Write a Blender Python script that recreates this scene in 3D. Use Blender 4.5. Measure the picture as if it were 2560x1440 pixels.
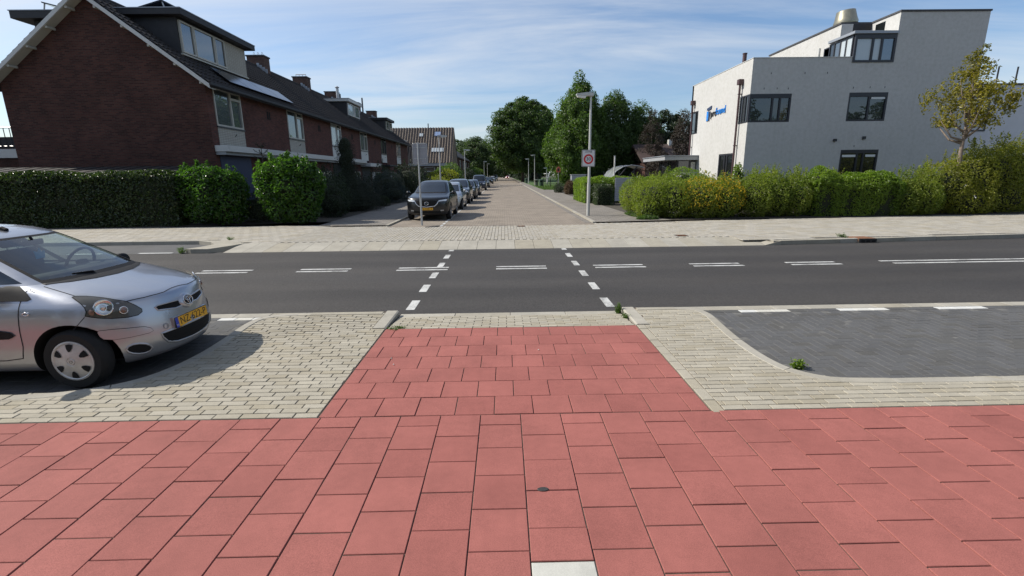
import bpy, bmesh, math, random
import numpy as np
from mathutils import Vector, Matrix
from mathutils.bvhtree import BVHTree
from mathutils.geometry import delaunay_2d_cdt
random.seed(7); RNG = np.random.default_rng(11)
for o in list(bpy.data.objects): bpy.data.objects.remove(o)
S = bpy.context.scene; COL = S.collection
R = math.radians
# ---------------------------------------------------------------- camera
cam = bpy.data.cameras.new('camera'); camo = bpy.data.objects.new('camera', cam); COL.objects.link(camo); S.camera = camo
cam.sensor_width = 36; cam.lens = 1195/2560*36; cam.clip_start = .05; cam.clip_end = 3000
yaw, pitch, roll = R(.77), R(13.32), .012
fw = Vector((math.sin(yaw)*math.cos(pitch), math.cos(yaw)*math.cos(pitch), -math.sin(pitch)))
rt = Vector((math.cos(yaw), -math.sin(yaw), 0)); up = rt.cross(fw)
r2 = rt*math.cos(roll)-up*math.sin(roll); u2 = up*math.cos(roll)+rt*math.sin(roll)
mw = Matrix((r2, u2, -fw)).transposed().to_4x4(); mw.translation = (0, 0, 1.88); camo.matrix_world = mw
# ---------------------------------------------------------------- light
SUNV = Vector((-1.07, .22, 1.0)).normalized()          # towards the sun
EL = math.asin(SUNV.z); AZ = math.atan2(SUNV.x, SUNV.y)
sun = bpy.data.lights.new('sun', 'SUN'); suno = bpy.data.objects.new('sun', sun); COL.objects.link(suno)
sun.energy = 5.0; sun.angle = R(.53); sun.color = (1, .94, .84)
suno.rotation_euler = SUNV.to_track_quat('Z', 'Y').to_euler(); suno.location = (0, 0, 60)
S.view_settings.view_transform = 'Standard'; S.view_settings.look = 'None'
S.view_settings.exposure = 0.25; S.view_settings.gamma = 1; S.view_settings.use_curve_mapping = False
S.render.engine = 'CYCLES'

def lk(nt, a, b): nt.links.new(a, b)
def nd(nt, t, **kw):
    n = nt.nodes.new(t)
    for k, v in kw.items():
        if k.startswith('i_'):
            key = k[2:]; key = int(key) if key.isdigit() else key.replace('_', ' ')
            n.inputs[key].default_value = v
        else: setattr(n, k, v)
    return n
def ramp(nt, src, stops):
    r = nt.nodes.new('ShaderNodeValToRGB'); e = r.color_ramp.elements
    while len(e) < len(stops): e.new(.5)
    for el, (p, c) in zip(e, stops):
        el.position = p; el.color = (*c, 1) if len(c) == 3 else c
    lk(nt, src, r.inputs[0]); return r.outputs[0]
def mixc(nt, fac, a, b, mode='MIX'):
    m = nt.nodes.new('ShaderNodeMix'); m.data_type = 'RGBA'; m.blend_type = mode
    for s, v in ((m.inputs[0], fac), (m.inputs[6], a), (m.inputs[7], b)):
        if hasattr(v, 'is_linked') or hasattr(v, 'links'): lk(nt, v, s)
        elif isinstance(v, (int, float)): s.default_value = v if s == m.inputs[0] else (v, v, v, 1)
        else: s.default_value = (*v, 1)
    return m.outputs[2]
def mth(nt, op, a, b=None):
    m = nt.nodes.new('ShaderNodeMath'); m.operation = op
    for s, v in ((m.inputs[0], a), (m.inputs[1], b)):
        if v is None: continue
        if hasattr(v, 'links'): lk(nt, v, s)
        else: s.default_value = v
    return m.outputs[0]
# world: sky with thin high cloud
W = bpy.data.worlds.new('World'); S.world = W; W.use_nodes = True; nt = W.node_tree; nt.nodes.clear()
sky = nd(nt, 'ShaderNodeTexSky', sky_type='NISHITA', sun_disc=False, sun_elevation=EL, sun_rotation=AZ % (2*math.pi), altitude=0, air_density=1.0, dust_density=1.2, ozone_density=1.6)
tc = nd(nt, 'ShaderNodeTexCoord'); sep = nd(nt, 'ShaderNodeSeparateXYZ'); lk(nt, tc.outputs['Generated'], sep.inputs[0])
zz = mth(nt, 'ADD', mth(nt, 'MAXIMUM', sep.outputs[2], 0.0), .12)
cx = mth(nt, 'DIVIDE', sep.outputs[0], zz); cy = mth(nt, 'DIVIDE', sep.outputs[1], zz)
cmb = nd(nt, 'ShaderNodeCombineXYZ'); lk(nt, cx, cmb.inputs[0]); lk(nt, cy, cmb.inputs[1])
mp = nd(nt, 'ShaderNodeMapping'); mp.inputs['Rotation'].default_value = (0, 0, R(28)); mp.inputs['Scale'].default_value = (.33, 1.0, 1); mp.inputs['Location'].default_value = (7.7, 4.2, 0); lk(nt, cmb.outputs[0], mp.inputs[0])
n1 = nd(nt, 'ShaderNodeTexNoise', i_Scale=1.15, i_Detail=9.0, i_Roughness=.62, i_Distortion=.75); lk(nt, mp.outputs[0], n1.inputs['Vector'])
n2 = nd(nt, 'ShaderNodeTexNoise', i_Scale=.35, i_Detail=3.0, i_Roughness=.5); mp2 = nd(nt, 'ShaderNodeMapping'); mp2.inputs['Location'].default_value = (5.4, 5.5, 0); lk(nt, cmb.outputs[0], mp2.inputs[0]); lk(nt, mp2.outputs[0], n2.inputs['Vector'])
cm = mth(nt, 'MULTIPLY', ramp(nt, n1.outputs[0], [(.36, (0, 0, 0)), (.68, (1, 1, 1))]), ramp(nt, n2.outputs[0], [(.32, (.25, .25, .25)), (.60, (1, 1, 1))]))
cm = mth(nt, 'MULTIPLY', cm, .88)
skyc = mixc(nt, 1.0, sky.outputs[0], (.84, .94, 1.05), 'MULTIPLY')
cloud = mixc(nt, .8, skyc, (6.0, 6.2, 6.4))
bg = nd(nt, 'ShaderNodeBackground'); bg.inputs[1].default_value = .118
lk(nt, mixc(nt, cm, skyc, cloud), bg.inputs[0])
wo = nd(nt, 'ShaderNodeOutputWorld'); lk(nt, bg.outputs[0], wo.inputs[0])

# ---------------------------------------------------------------- materials
MATS = {}
def newmat(name):
    m = bpy.data.materials.new(name); m.use_nodes = True; nt = m.node_tree; nt.nodes.clear()
    b = nt.nodes.new('ShaderNodeBsdfPrincipled'); o = nt.nodes.new('ShaderNodeOutputMaterial'); lk(nt, b.outputs[0], o.inputs[0])
    MATS[name] = m; return m, nt, b, o
def plain(name, col, rough=.6, metal=0, spec=.5, coat=0, noise=0, nscale=8, bump=0, bscale=60, rvar=0):
    m, nt, b, o = newmat(name)
    b.inputs['Base Color'].default_value = (*col, 1); b.inputs['Roughness'].default_value = rough
    b.inputs['Metallic'].default_value = metal; b.inputs['Specular IOR Level'].default_value = spec; b.inputs['Coat Weight'].default_value = coat
    c = None
    if noise or bump or rvar:
        t = nd(nt, 'ShaderNodeTexCoord')
    if noise:
        n = nd(nt, 'ShaderNodeTexNoise', i_Scale=nscale, i_Detail=5.0, i_Roughness=.6); lk(nt, t.outputs['Object'], n.inputs['Vector'])
        c = mixc(nt, 1.0, col, ramp(nt, n.outputs[0], [(.25, (1-noise,)*3), (.75, (1+noise,)*3)]), 'MULTIPLY')
    if rvar:
        oi = nd(nt, 'ShaderNodeObjectInfo')
        rr = ramp(nt, oi.outputs['Random'], [(0, (1-rvar,)*3), (1, (1+rvar,)*3)])
        c = mixc(nt, 1.0, c if c is not None else col, rr, 'MULTIPLY')
    if c is not None: lk(nt, c, b.inputs['Base Color'])
    if bump:
        n = nd(nt, 'ShaderNodeTexNoise', i_Scale=bscale, i_Detail=3.0); lk(nt, t.outputs['Object'], n.inputs['Vector'])
        bp = nd(nt, 'ShaderNodeBump', i_Strength=bump, i_Distance=.01); lk(nt, n.outputs[0], bp.inputs['Height']); lk(nt, bp.outputs[0], b.inputs['Normal'])
    return m
def stone(name, col, speck=.25, var=.12, grime=.25, bump=.35, tint=(1, .97, .9)):
    """concrete paver or tile: fine aggregate speckle, tone differing from piece to piece, worn patches"""
    m, nt, b, o = newmat(name); g = nd(nt, 'ShaderNodeNewGeometry')
    b.inputs['Roughness'].default_value = .85; b.inputs['Specular IOR Level'].default_value = .25
    a = nd(nt, 'ShaderNodeTexNoise', i_Scale=260.0, i_Detail=2.0); lk(nt, g.outputs['Position'], a.inputs['Vector'])
    c = nd(nt, 'ShaderNodeTexNoise', i_Scale=1.7, i_Detail=6.0, i_Roughness=.65); lk(nt, g.outputs['Position'], c.inputs['Vector'])
    w = nd(nt, 'ShaderNodeTexNoise', i_Scale=14.0, i_Detail=4.0, i_Roughness=.6); lk(nt, g.outputs['Position'], w.inputs['Vector'])
    k = mixc(nt, 1.0, col, ramp(nt, a.outputs[0], [(.3, (1-speck,)*3), (.7, (1+speck,)*3)]), 'MULTIPLY')
    k = mixc(nt, 1.0, k, ramp(nt, c.outputs[0], [(.3, (1-grime,)*3), (.6, (1.04,)*3)]), 'MULTIPLY')
    k = mixc(nt, 1.0, k, ramp(nt, w.outputs[0], [(.3, (.94, .94, .94)), (.65, (1.03,)*3)]), 'MULTIPLY')
    at = nd(nt, 'ShaderNodeAttribute', attribute_name='tone')
    oi = nd(nt, 'ShaderNodeObjectInfo')
    rnd = mth(nt, 'FRACT', mth(nt, 'ADD', oi.outputs['Random'], at.outputs['Fac']))
    k = mixc(nt, 1.0, k, ramp(nt, rnd, [(0, tuple((1-var)*t for t in tint)), (.5, (1, 1, 1)), (.93, (1+var*.7,)*3), (.95, (1+var*1.5,)*3)]), 'MULTIPLY')
    lk(nt, k, b.inputs['Base Color'])
    bp = nd(nt, 'ShaderNodeBump', i_Strength=bump, i_Distance=.002); lk(nt, a.outputs[0], bp.inputs['Height']); lk(nt, bp.outputs[0], b.inputs['Normal'])
    return m
stone('red_tile', (.282, .099, .084), speck=.22, var=.065, grime=.16, tint=(1, .97, .97))
stone('white_tile', (.47, .465, .42), speck=.08, var=.03)
stone('grey_paver', (.325, .298, .240), speck=.2, var=.08, grime=.12)
stone('dark_paver', (.092, .092, .093), speck=.25, var=.06, grime=.16)
stone('kerb_concrete', (.325, .305, .26), speck=.15, var=.05, grime=.18)
stone('footway_tile', (.335, .312, .268), speck=.15, var=.05, grime=.14)
stone('white_paver', (.52, .52, .50), speck=.08, var=.05, grime=.1)
plain('bay_joint', (.115, .112, .105), rough=1, noise=.3, nscale=20)
plain('joint_sand', (.085, .066, .052), rough=1, noise=.4, nscale=30)
plain('pale_sand', (.15, .135, .11), rough=1, noise=.3, nscale=30)
plain('soil', (.05, .042, .03), rough=1, noise=.4, nscale=5)
m, nt, b, o = newmat('road_paint'); g = nd(nt, 'ShaderNodeNewGeometry'); b.inputs['Roughness'].default_value = .7
n_ = nd(nt, 'ShaderNodeTexNoise', i_Scale=110.0, i_Detail=4.0, i_Roughness=.75); lk(nt, g.outputs['Position'], n_.inputs['Vector']); n2_ = nd(nt, 'ShaderNodeTexNoise', i_Scale=3.5, i_Detail=5.0, i_Roughness=.7); lk(nt, g.outputs['Position'], n2_.inputs['Vector'])
w_ = mth(nt, 'ADD', n_.outputs[0], mth(nt, 'MULTIPLY', n2_.outputs[0], .8)); lk(nt, ramp(nt, w_, [(.74, (.12, .115, .11)), (.85, (.38, .38, .365)), (1.0, (.52, .52, .50))]), b.inputs['Base Color'])
# asphalt
m, nt, b, o = newmat('asphalt'); g = nd(nt, 'ShaderNodeNewGeometry')
a = nd(nt, 'ShaderNodeTexNoise', i_Scale=130.0, i_Detail=3.0, i_Roughness=.7); lk(nt, g.outputs['Position'], a.inputs['Vector'])
v = nd(nt, 'ShaderNodeTexVoronoi', i_Scale=95.0); lk(nt, g.outputs['Position'], v.inputs['Vector'])
c = nd(nt, 'ShaderNodeTexNoise', i_Scale=.45, i_Detail=5.0, i_Roughness=.6)
mpn = nd(nt, 'ShaderNodeMapping'); mpn.inputs['Scale'].default_value = (.35, 1.6, 1); lk(nt, g.outputs['Position'], mpn.inputs[0]); lk(nt, mpn.outputs[0], c.inputs['Vector'])
k = mixc(nt, 1.0, (.040, .0372, .0355), ramp(nt, a.outputs[0], [(.28, (.35,)*3), (.74, (1.9,)*3)]), 'MULTIPLY')
k = mixc(nt, 1.0, k, ramp(nt, c.outputs[0], [(.3, (.80, .79, .78)), (.7, (1.18,)*3)]), 'MULTIPLY')
q = nd(nt, 'ShaderNodeTexNoise', i_Scale=34.0, i_Detail=4.0, i_Roughness=.85); lk(nt, g.outputs['Position'], q.inputs['Vector'])
k = mixc(nt, 1.0, k, ramp(nt, q.outputs[0], [(.3, (.60,)*3), (.7, (1.40,)*3)]), 'MULTIPLY')
sp_ = nd(nt, 'ShaderNodeTexVoronoi', i_Scale=2.3); lk(nt, g.outputs['Position'], sp_.inputs['Vector'])
k = mixc(nt, ramp(nt, sp_.outputs[0], [(.035, (.8,)*3), (.07, (0, 0, 0))]), k, (.022, .020, .019))
sy_ = nd(nt, 'ShaderNodeSeparateXYZ'); lk(nt, g.outputs['Position'], sy_.inputs[0])     # polished wheel tracks along the lanes
wt = mth(nt, 'SINE', mth(nt, 'MULTIPLY', mth(nt, 'ADD', sy_.outputs[1], mth(nt, 'MULTIPLY', c.outputs[0], .5)), 4.4))
k = mixc(nt, 1.0, k, ramp(nt, mth(nt, 'ADD', mth(nt, 'MULTIPLY', wt, .5), .5), [(.2, (.93,)*3), (.9, (1.10, 1.09, 1.07))]), 'MULTIPLY')
lk(nt, k, b.inputs['Base Color']); b.inputs['Roughness'].default_value = .8; b.inputs['Specular IOR Level'].default_value = .35
bp = nd(nt, 'ShaderNodeBump', i_Strength=.7, i_Distance=.006); lk(nt, v.outputs[0], bp.inputs['Height']); lk(nt, bp.outputs[0], b.inputs['Normal'])
# brick materials (wall coordinates: choose u axis)
def brick(name, c1, c2, mortar, bw=.22, bh=.064, ms=.010, axis='x', bump=.5, paint=0, off=.5, var=.3):
    m, nt, b, o = newmat(name); g = nd(nt, 'ShaderNodeNewGeometry'); sp = nd(nt, 'ShaderNodeSeparateXYZ'); lk(nt, g.outputs['Position'], sp.inputs[0])
    cb = nd(nt, 'ShaderNodeCombineXYZ')
    if axis == 'x': u, v_ = sp.outputs[0], sp.outputs[2]
    elif axis == 'y': u, v_ = sp.outputs[1], sp.outputs[2]
    elif axis == 'xy': u, v_ = mth(nt, 'ADD', sp.outputs[0], sp.outputs[1]), sp.outputs[2]
    else: u, v_ = sp.outputs[0], sp.outputs[1]
    lk(nt, u, cb.inputs[0]); lk(nt, v_, cb.inputs[1])
    t = nd(nt, 'ShaderNodeTexBrick', i_Scale=1.0, i_Mortar_Size=ms, i_Mortar_Smooth=.2, i_Brick_Width=bw, i_Row_Height=bh, i_Bias=0.0); t.offset = off
    t.inputs['Color1'].default_value = (*c1, 1); t.inputs['Color2'].default_value = (*c2, 1); t.inputs['Mortar'].default_value = (*mortar, 1)
    lk(nt, cb.outputs[0], t.inputs['Vector'])
    n = nd(nt, 'ShaderNodeTexNoise', i_Scale=.9, i_Detail=7.0, i_Roughness=.65); lk(nt, g.outputs['Position'], n.inputs['Vector'])
    k = mixc(nt, 1.0, t.outputs[0], ramp(nt, n.outputs[0], [(.25, (1-var,)*3), (.75, (1+var*.6,)*3)]), 'MULTIPLY')
    if paint:
        n3 = nd(nt, 'ShaderNodeTexNoise', i_Scale=6.0, i_Detail=6.0); lk(nt, g.outputs['Position'], n3.inputs['Vector'])
        k = mixc(nt, 1.0, k, ramp(nt, n3.outputs[0], [(.25, (.9, .9, .88)), (.6, (1.02,)*3)]), 'MULTIPLY')
        # rain streaks
        sm = nd(nt, 'ShaderNodeMapping'); sm.inputs['Scale'].default_value = (5, 5, .16); lk(nt, g.outputs['Position'], sm.inputs[0])
        sn = nd(nt, 'ShaderNodeTexNoise', i_Scale=1.0, i_Detail=5.0); lk(nt, sm.outputs[0], sn.inputs['Vector'])
        k = mixc(nt, 1.0, k, ramp(nt, sn.outputs[0], [(.25, (.95, .945, .93)), (.45, (1, 1, 1))]), 'MULTIPLY')
    lk(nt, k, b.inputs['Base Color']); b.inputs['Roughness'].default_value = .85; b.inputs['Specular IOR Level'].default_value = .2
    bp = nd(nt, 'ShaderNodeBump', i_Strength=bump, i_Distance=.012); bp.invert = True; lk(nt, t.outputs['Fac'], bp.inputs['Height']); lk(nt, bp.outputs[0], b.inputs['Normal'])
    return m
brick('house_brick', (.105, .041, .031), (.050, .020, .017), (.070, .052, .045), axis='xy')
brick('house_brick_front', (.14, .050, .038), (.075, .028, .024), (.085, .066, .058), axis='xy')
brick('chimney_brick', (.13, .07, .055), (.09, .045, .038), (.10, .09, .08), axis='xy')
brick('white_brick', (.50, .495, .48), (.49, .485, .47), (.455, .45, .435), axis='xy', paint=1, bump=.25, var=.05, ms=.008)
brick('cream_tile', (.42, .41, .36), (.38, .37, .33), (.25, .23, .2), bw=.2, bh=.075, axis='xy', off=0, var=.1)
brick('tan_brick', (.22, .17, .125), (.17, .13, .10), (.14, .12, .10), axis='xy')
brick('street_brick', (.285, .245, .20), (.245, .208, .17), (.16, .135, .108), bw=.21, bh=.10, ms=.012, axis='plan', var=.3)
brick('sidewalk_tile', (.215, .196, .172), (.19, .174, .153), (.11, .096, .08), bw=.32, bh=.32, ms=.012, axis='plan', var=.3)
plain('white_paint', (.52, .52, .50), rough=.45, noise=.06, nscale=3)
plain('cream_paint', (.42, .41, .36), rough=.5, noise=.06, nscale=3)
plain('grey_trim', (.30, .31, .32), rough=.5)
plain('dark_frame', (.022, .022, .028), rough=.35)
plain('dark_board', (.018, .018, .021), rough=.6, noise=.3, nscale=4)
plain('blue_door', (.03, .04, .085), rough=.5)
plain('lead', (.30, .32, .35), rough=.45, metal=.4)
plain('roof_felt', (.06, .06, .065), rough=.9, noise=.3)
plain('pantile_dark', (.026, .023, .022), rough=.7, spec=.4, noise=.35, nscale=2.2)
plain('pantile_brown', (.15, .118, .093), rough=.7, noise=.3, nscale=3)
plain('pantile_red', (.048, .030, .026), rough=.8, noise=.3, nscale=2)
plain('shed_roof', (.022, .018, .016), rough=.9, noise=.4)
plain('solar', (.008, .011, .02), rough=.16, spec=.35)
plain('galv', (.42, .43, .44), rough=.5, metal=.75, noise=.12, nscale=9)
plain('lamp_grey', (.50, .50, .48), rough=.5, metal=.3, noise=.06)
plain('lamp_lens', (.70, .70, .66), rough=.25)
plain('sign_back', (.30, .30, .325), rough=.55, metal=.3, noise=.08)
plain('sign_white', (.60, .60, .61), rough=.35)
plain('sign_red', (.50, .008, .012), rough=.5)
plain('sign_black', (.012, .012, .012), rough=.5)
plain('rust', (.17, .075, .035), rough=.9, noise=.4, nscale=20, bump=.5)
plain('cast_iron', (.03, .028, .027), rough=.7, noise=.4, nscale=40)
plain('logo_blue', (.01, .20, .62), rough=.4)
plain('logo_navy', (.02, .035, .09), rough=.4)
plain('logo_black', (.025, .025, .028), rough=.4)
plain('brass_cowl', (.34, .31, .23), rough=.38, metal=.85, noise=.15, nscale=6)
plain('pipe_maroon', (.06, .028, .03), rough=.5)
plain('bark', (.085, .065, .048), rough=.95, noise=.4, nscale=6, bump=1.0, bscale=25)
plain('bark_pale', (.19, .15, .12), rough=.9, noise=.35, nscale=10, bump=.6, bscale=40)
plain('dark_core', (.012, .017, .006), rough=1)  # near-black green for the solid cores that block light inside foliage
plain('curtain', (.66, .68, .68), rough=.9)
plain('play_steel', (.42, .43, .44), rough=.35, metal=.6)
plain('red_panel', (.55, .11, .07), rough=.5)
plain('bin_green', (.05, .09, .06), rough=.5)
plain('poly', (.16, .17, .14), rough=.3)
# window glass: dark room behind, clear sky-reflecting surface
def glassmat(name, base, k=1.5, rough=.015):
    m, nt, b, o = newmat(name)
    b.inputs['Base Color'].default_value = (*base, 1); b.inputs['Roughness'].default_value = .25; b.inputs['Specular IOR Level'].default_value = .3
    gl = nd(nt, 'ShaderNodeBsdfGlossy'); gl.inputs['Roughness'].default_value = rough; gl.inputs['Color'].default_value = (.92, .96, 1, 1)
    fr = nd(nt, 'ShaderNodeFresnel', i_IOR=k); mx = nd(nt, 'ShaderNodeMixShader')
    n = nd(nt, 'ShaderNodeTexNoise', i_Scale=.8, i_Detail=1.0); g = nd(nt, 'ShaderNodeNewGeometry'); lk(nt, g.outputs['Position'], n.inputs['Vector'])
    bp = nd(nt, 'ShaderNodeBump', i_Strength=.12, i_Distance=.02); lk(nt, n.outputs[0], bp.inputs['Height']); lk(nt, bp.outputs[0], gl.inputs['Normal'])
    lk(nt, fr.outputs[0], mx.inputs[0]); lk(nt, b.outputs[0], mx.inputs[1]); lk(nt, gl.outputs[0], mx.inputs[2]); lk(nt, mx.outputs[0], o.inputs[0])
    return m
glassmat('glass_dark', (.008, .010, .010), 1.85)
glassmat('glass_sky', (.05, .06, .065), 2.4)
glassmat('glass_curtain', (.42, .46, .47), 1.7)
def thin(nt, fr, k):
    g = nd(nt, 'ShaderNodeNewGeometry'); m_ = nd(nt, 'ShaderNodeMix'); m_.inputs[2].default_value = k; m_.inputs[3].default_value = 1/k
    lk(nt, g.outputs['Backfacing'], m_.inputs[0]); lk(nt, m_.outputs[0], fr.inputs[0])
# car glass: thin, partly see-through
m, nt, b, o = newmat('car_glass')
tr = nd(nt, 'ShaderNodeBsdfTransparent'); tr.inputs[0].default_value = (.68, .77, .74, 1)
gl = nd(nt, 'ShaderNodeBsdfGlossy'); gl.inputs['Roughness'].default_value = .01; gl.inputs['Color'].default_value = (.95, .97, 1, 1)
fr = nd(nt, 'ShaderNodeFresnel'); thin(nt, fr, 1.9); mx = nd(nt, 'ShaderNodeMixShader')
lk(nt, fr.outputs[0], mx.inputs[0]); lk(nt, tr.outputs[0], mx.inputs[1]); lk(nt, gl.outputs[0], mx.inputs[2]); lk(nt, mx.outputs[0], o.inputs[0])
glassmat('car_glass_dark', (.006, .009, .012), 1.38)
m, nt, b, o = newmat('lamp_glass')
tr = nd(nt, 'ShaderNodeBsdfTransparent'); tr.inputs[0].default_value = (.93, .93, .9, 1)
gl = nd(nt, 'ShaderNodeBsdfGlossy'); gl.inputs['Roughness'].default_value = .03
fr = nd(nt, 'ShaderNodeFresnel'); thin(nt, fr, 1.5); mx = nd(nt, 'ShaderNodeMixShader')
lk(nt, fr.outputs[0], mx.inputs[0]); lk(nt, tr.outputs[0], mx.inputs[1]); lk(nt, gl.outputs[0], mx.inputs[2]); lk(nt, mx.outputs[0], o.inputs[0])
def paint(name, col, metal=.0, rough=.35, coat=.8):
    m, nt, b, o = newmat(name)
    b.inputs['Base Color'].default_value = (*col, 1); b.inputs['Metallic'].default_value = metal; b.inputs['Roughness'].default_value = rough
    b.inputs['Coat Weight'].default_value = coat; b.inputs['Coat Roughness'].default_value = .06
    t = nd(nt, 'ShaderNodeTexCoord'); n = nd(nt, 'ShaderNodeTexNoise', i_Scale=2.2, i_Detail=6.0, i_Roughness=.7); lk(nt, t.outputs['Object'], n.inputs['Vector'])
    lk(nt, ramp(nt, n.outputs[0], [(.3, (rough*.85,)*3), (.75, (min(1, rough*1.3),)*3)]), b.inputs['Roughness'])
    # road dust gathers towards the sills
    sp = nd(nt, 'ShaderNodeSeparateXYZ'); lk(nt, t.outputs['Object'], sp.inputs[0])
    d = mth(nt, 'MULTIPLY', ramp(nt, sp.outputs[2], [(.15, (1, 1, 1)), (.55, (0, 0, 0))]), n.outputs[0])
    lk(nt, mixc(nt, mth(nt, 'MULTIPLY', d, .45), col, (.22, .19, .16)), b.inputs['Base Color'])
    return m
paint('paint_silver', (.405, .42, .455), .78, .31); paint('paint_black', (.004, .005, .007), 0, .3, .3); paint('paint_navy', (.015, .022, .045), .4, .28)
paint('paint_grey', (.40, .42, .44), .7, .35); paint('paint_white', (.70, .70, .69), 0, .3); paint('paint_darkgrey', (.035, .038, .045), .4, .3)
paint('paint_red', (.35, .03, .03), 0, .3)
plain('tyre', (.009, .009, .009), rough=.85, noise=.3, nscale=12)
plain('hubcap', (.48, .48, .47), rough=.42, metal=.5, noise=.15, nscale=10)
plain('alloy', (.30, .31, .33), rough=.3, metal=.8)
plain('black_plastic', (.009, .009, .010), rough=.6, spec=.2, noise=.2, nscale=10)
plain('void_black', (.004, .004, .004), rough=.9)
plain('seam', (.008, .008, .009), rough=.9)
plain('chrome', (.62, .62, .63), rough=.12, metal=1)
plain('lamp_bezel', (.095, .09, .082), rough=.3, metal=.3)
plain('lamp_reflector', (.75, .75, .76), rough=.18, metal=.9)
plain('lamp_amber', (.22, .13, .10), rough=.3)
plain('lamp_cover', (.66, .70, .74), rough=.08, spec=.8, coat=1)
plain('plate_yellow', (.72, .37, .015), rough=.35, coat=.3)
plain('plate_blue', (.03, .06, .42), rough=.35)
plain('plate_black', (.01, .01, .01), rough=.5)
plain('seat_cloth', (.035, .037, .042), rough=.95)
plain('dash', (.03, .031, .034), rough=.8)
plain('toy_blue', (.02, .25, .45), rough=.8)
m = plain('head_lit', (.9, .88, .8), rough=.2); bn = m.node_tree.nodes['Principled BSDF']; bn.inputs['Emission Color'].default_value = (1, .93, .8, 1); bn.inputs['Emission Strength'].default_value = 6
# foliage: leaf colour varies leaf by leaf, thin leaves let light through
def leafmat(name, c1, c2, trans=.45, rough=.45, spec=.5, tcol=None):
    m, nt, b, o = newmat(name)
    at = nd(nt, 'ShaderNodeAttribute', attribute_name='tone')
    c = ramp(nt, at.outputs['Fac'], [(0, c1), (1, c2)])
    lk(nt, c, b.inputs['Base Color']); b.inputs['Roughness'].default_value = rough; b.inputs['Specular IOR Level'].default_value = spec
    tl = nd(nt, 'ShaderNodeBsdfTranslucent'); lk(nt, mixc(nt, 1.0, c, tcol or (1.6, 1.9, .7), 'MULTIPLY'), tl.inputs[0])
    mx = nd(nt, 'ShaderNodeMixShader'); mx.inputs[0].default_value = trans
    lk(nt, b.outputs[0], mx.inputs[1]); lk(nt, tl.outputs[0], mx.inputs[2]); lk(nt, mx.outputs[0], o.inputs[0])
    return m
leafmat('leaf_hedge', (.016, .030, .010), (.060, .088, .030), .26, .36, .5)
leafmat('leaf_laurel', (.022, .062, .011), (.080, .155, .024), .48, .26, .6)
leafmat('leaf_dark', (.010, .020, .008), (.025, .042, .014), .2, .55)
leafmat('leaf_yew', (.006, .012, .006), (.014, .024, .010), .1, .6)
leafmat('leaf_spruce', (.016, .028, .028), (.035, .055, .052), .1, .6)
leafmat('leaf_mix', (.075, .115, .018), (.25, .27, .045), .5, .5)
leafmat('leaf_bright', (.070, .125, .016), (.21, .275, .038), .5, .42)
leafmat('leaf_olive', (.090, .105, .018), (.26, .25, .038), .5, .5)
leafmat('leaf_tree', (.024, .050, .013), (.085, .13, .030), .36, .5)
leafmat('leaf_poplar', (.034, .072, .014), (.11, .165, .032), .38, .45)
leafmat('leaf_far', (.03, .055, .022), (.075, .11, .04), .3, .55)
leafmat('leaf_copper', (.026, .022, .016), (.058, .044, .030), .2, .6, tcol=(1.4, 1.0, .8))
leafmat('leaf_autumn', (.095, .10, .018), (.30, .26, .04), .5, .45, tcol=(1.6, 1.6, .6))
leafmat('grass', (.045, .085, .018), (.10, .16, .035), .4, .6)
leafmat('petal_yellow', (.55, .37, .01), (.68, .50, .02), .3, .6, tcol=(1.2, 1.1, .6))
leafmat('petal_white', (.7, .7, .66), (.8, .8, .78), .3, .6, tcol=(1, 1, 1))
leafmat('reed', (.10, .07, .04), (.17, .12, .07), .3, .7, tcol=(1.2, 1, .8))
plain('lawn', (.055, .10, .022), rough=1, noise=.35, nscale=3)

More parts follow.
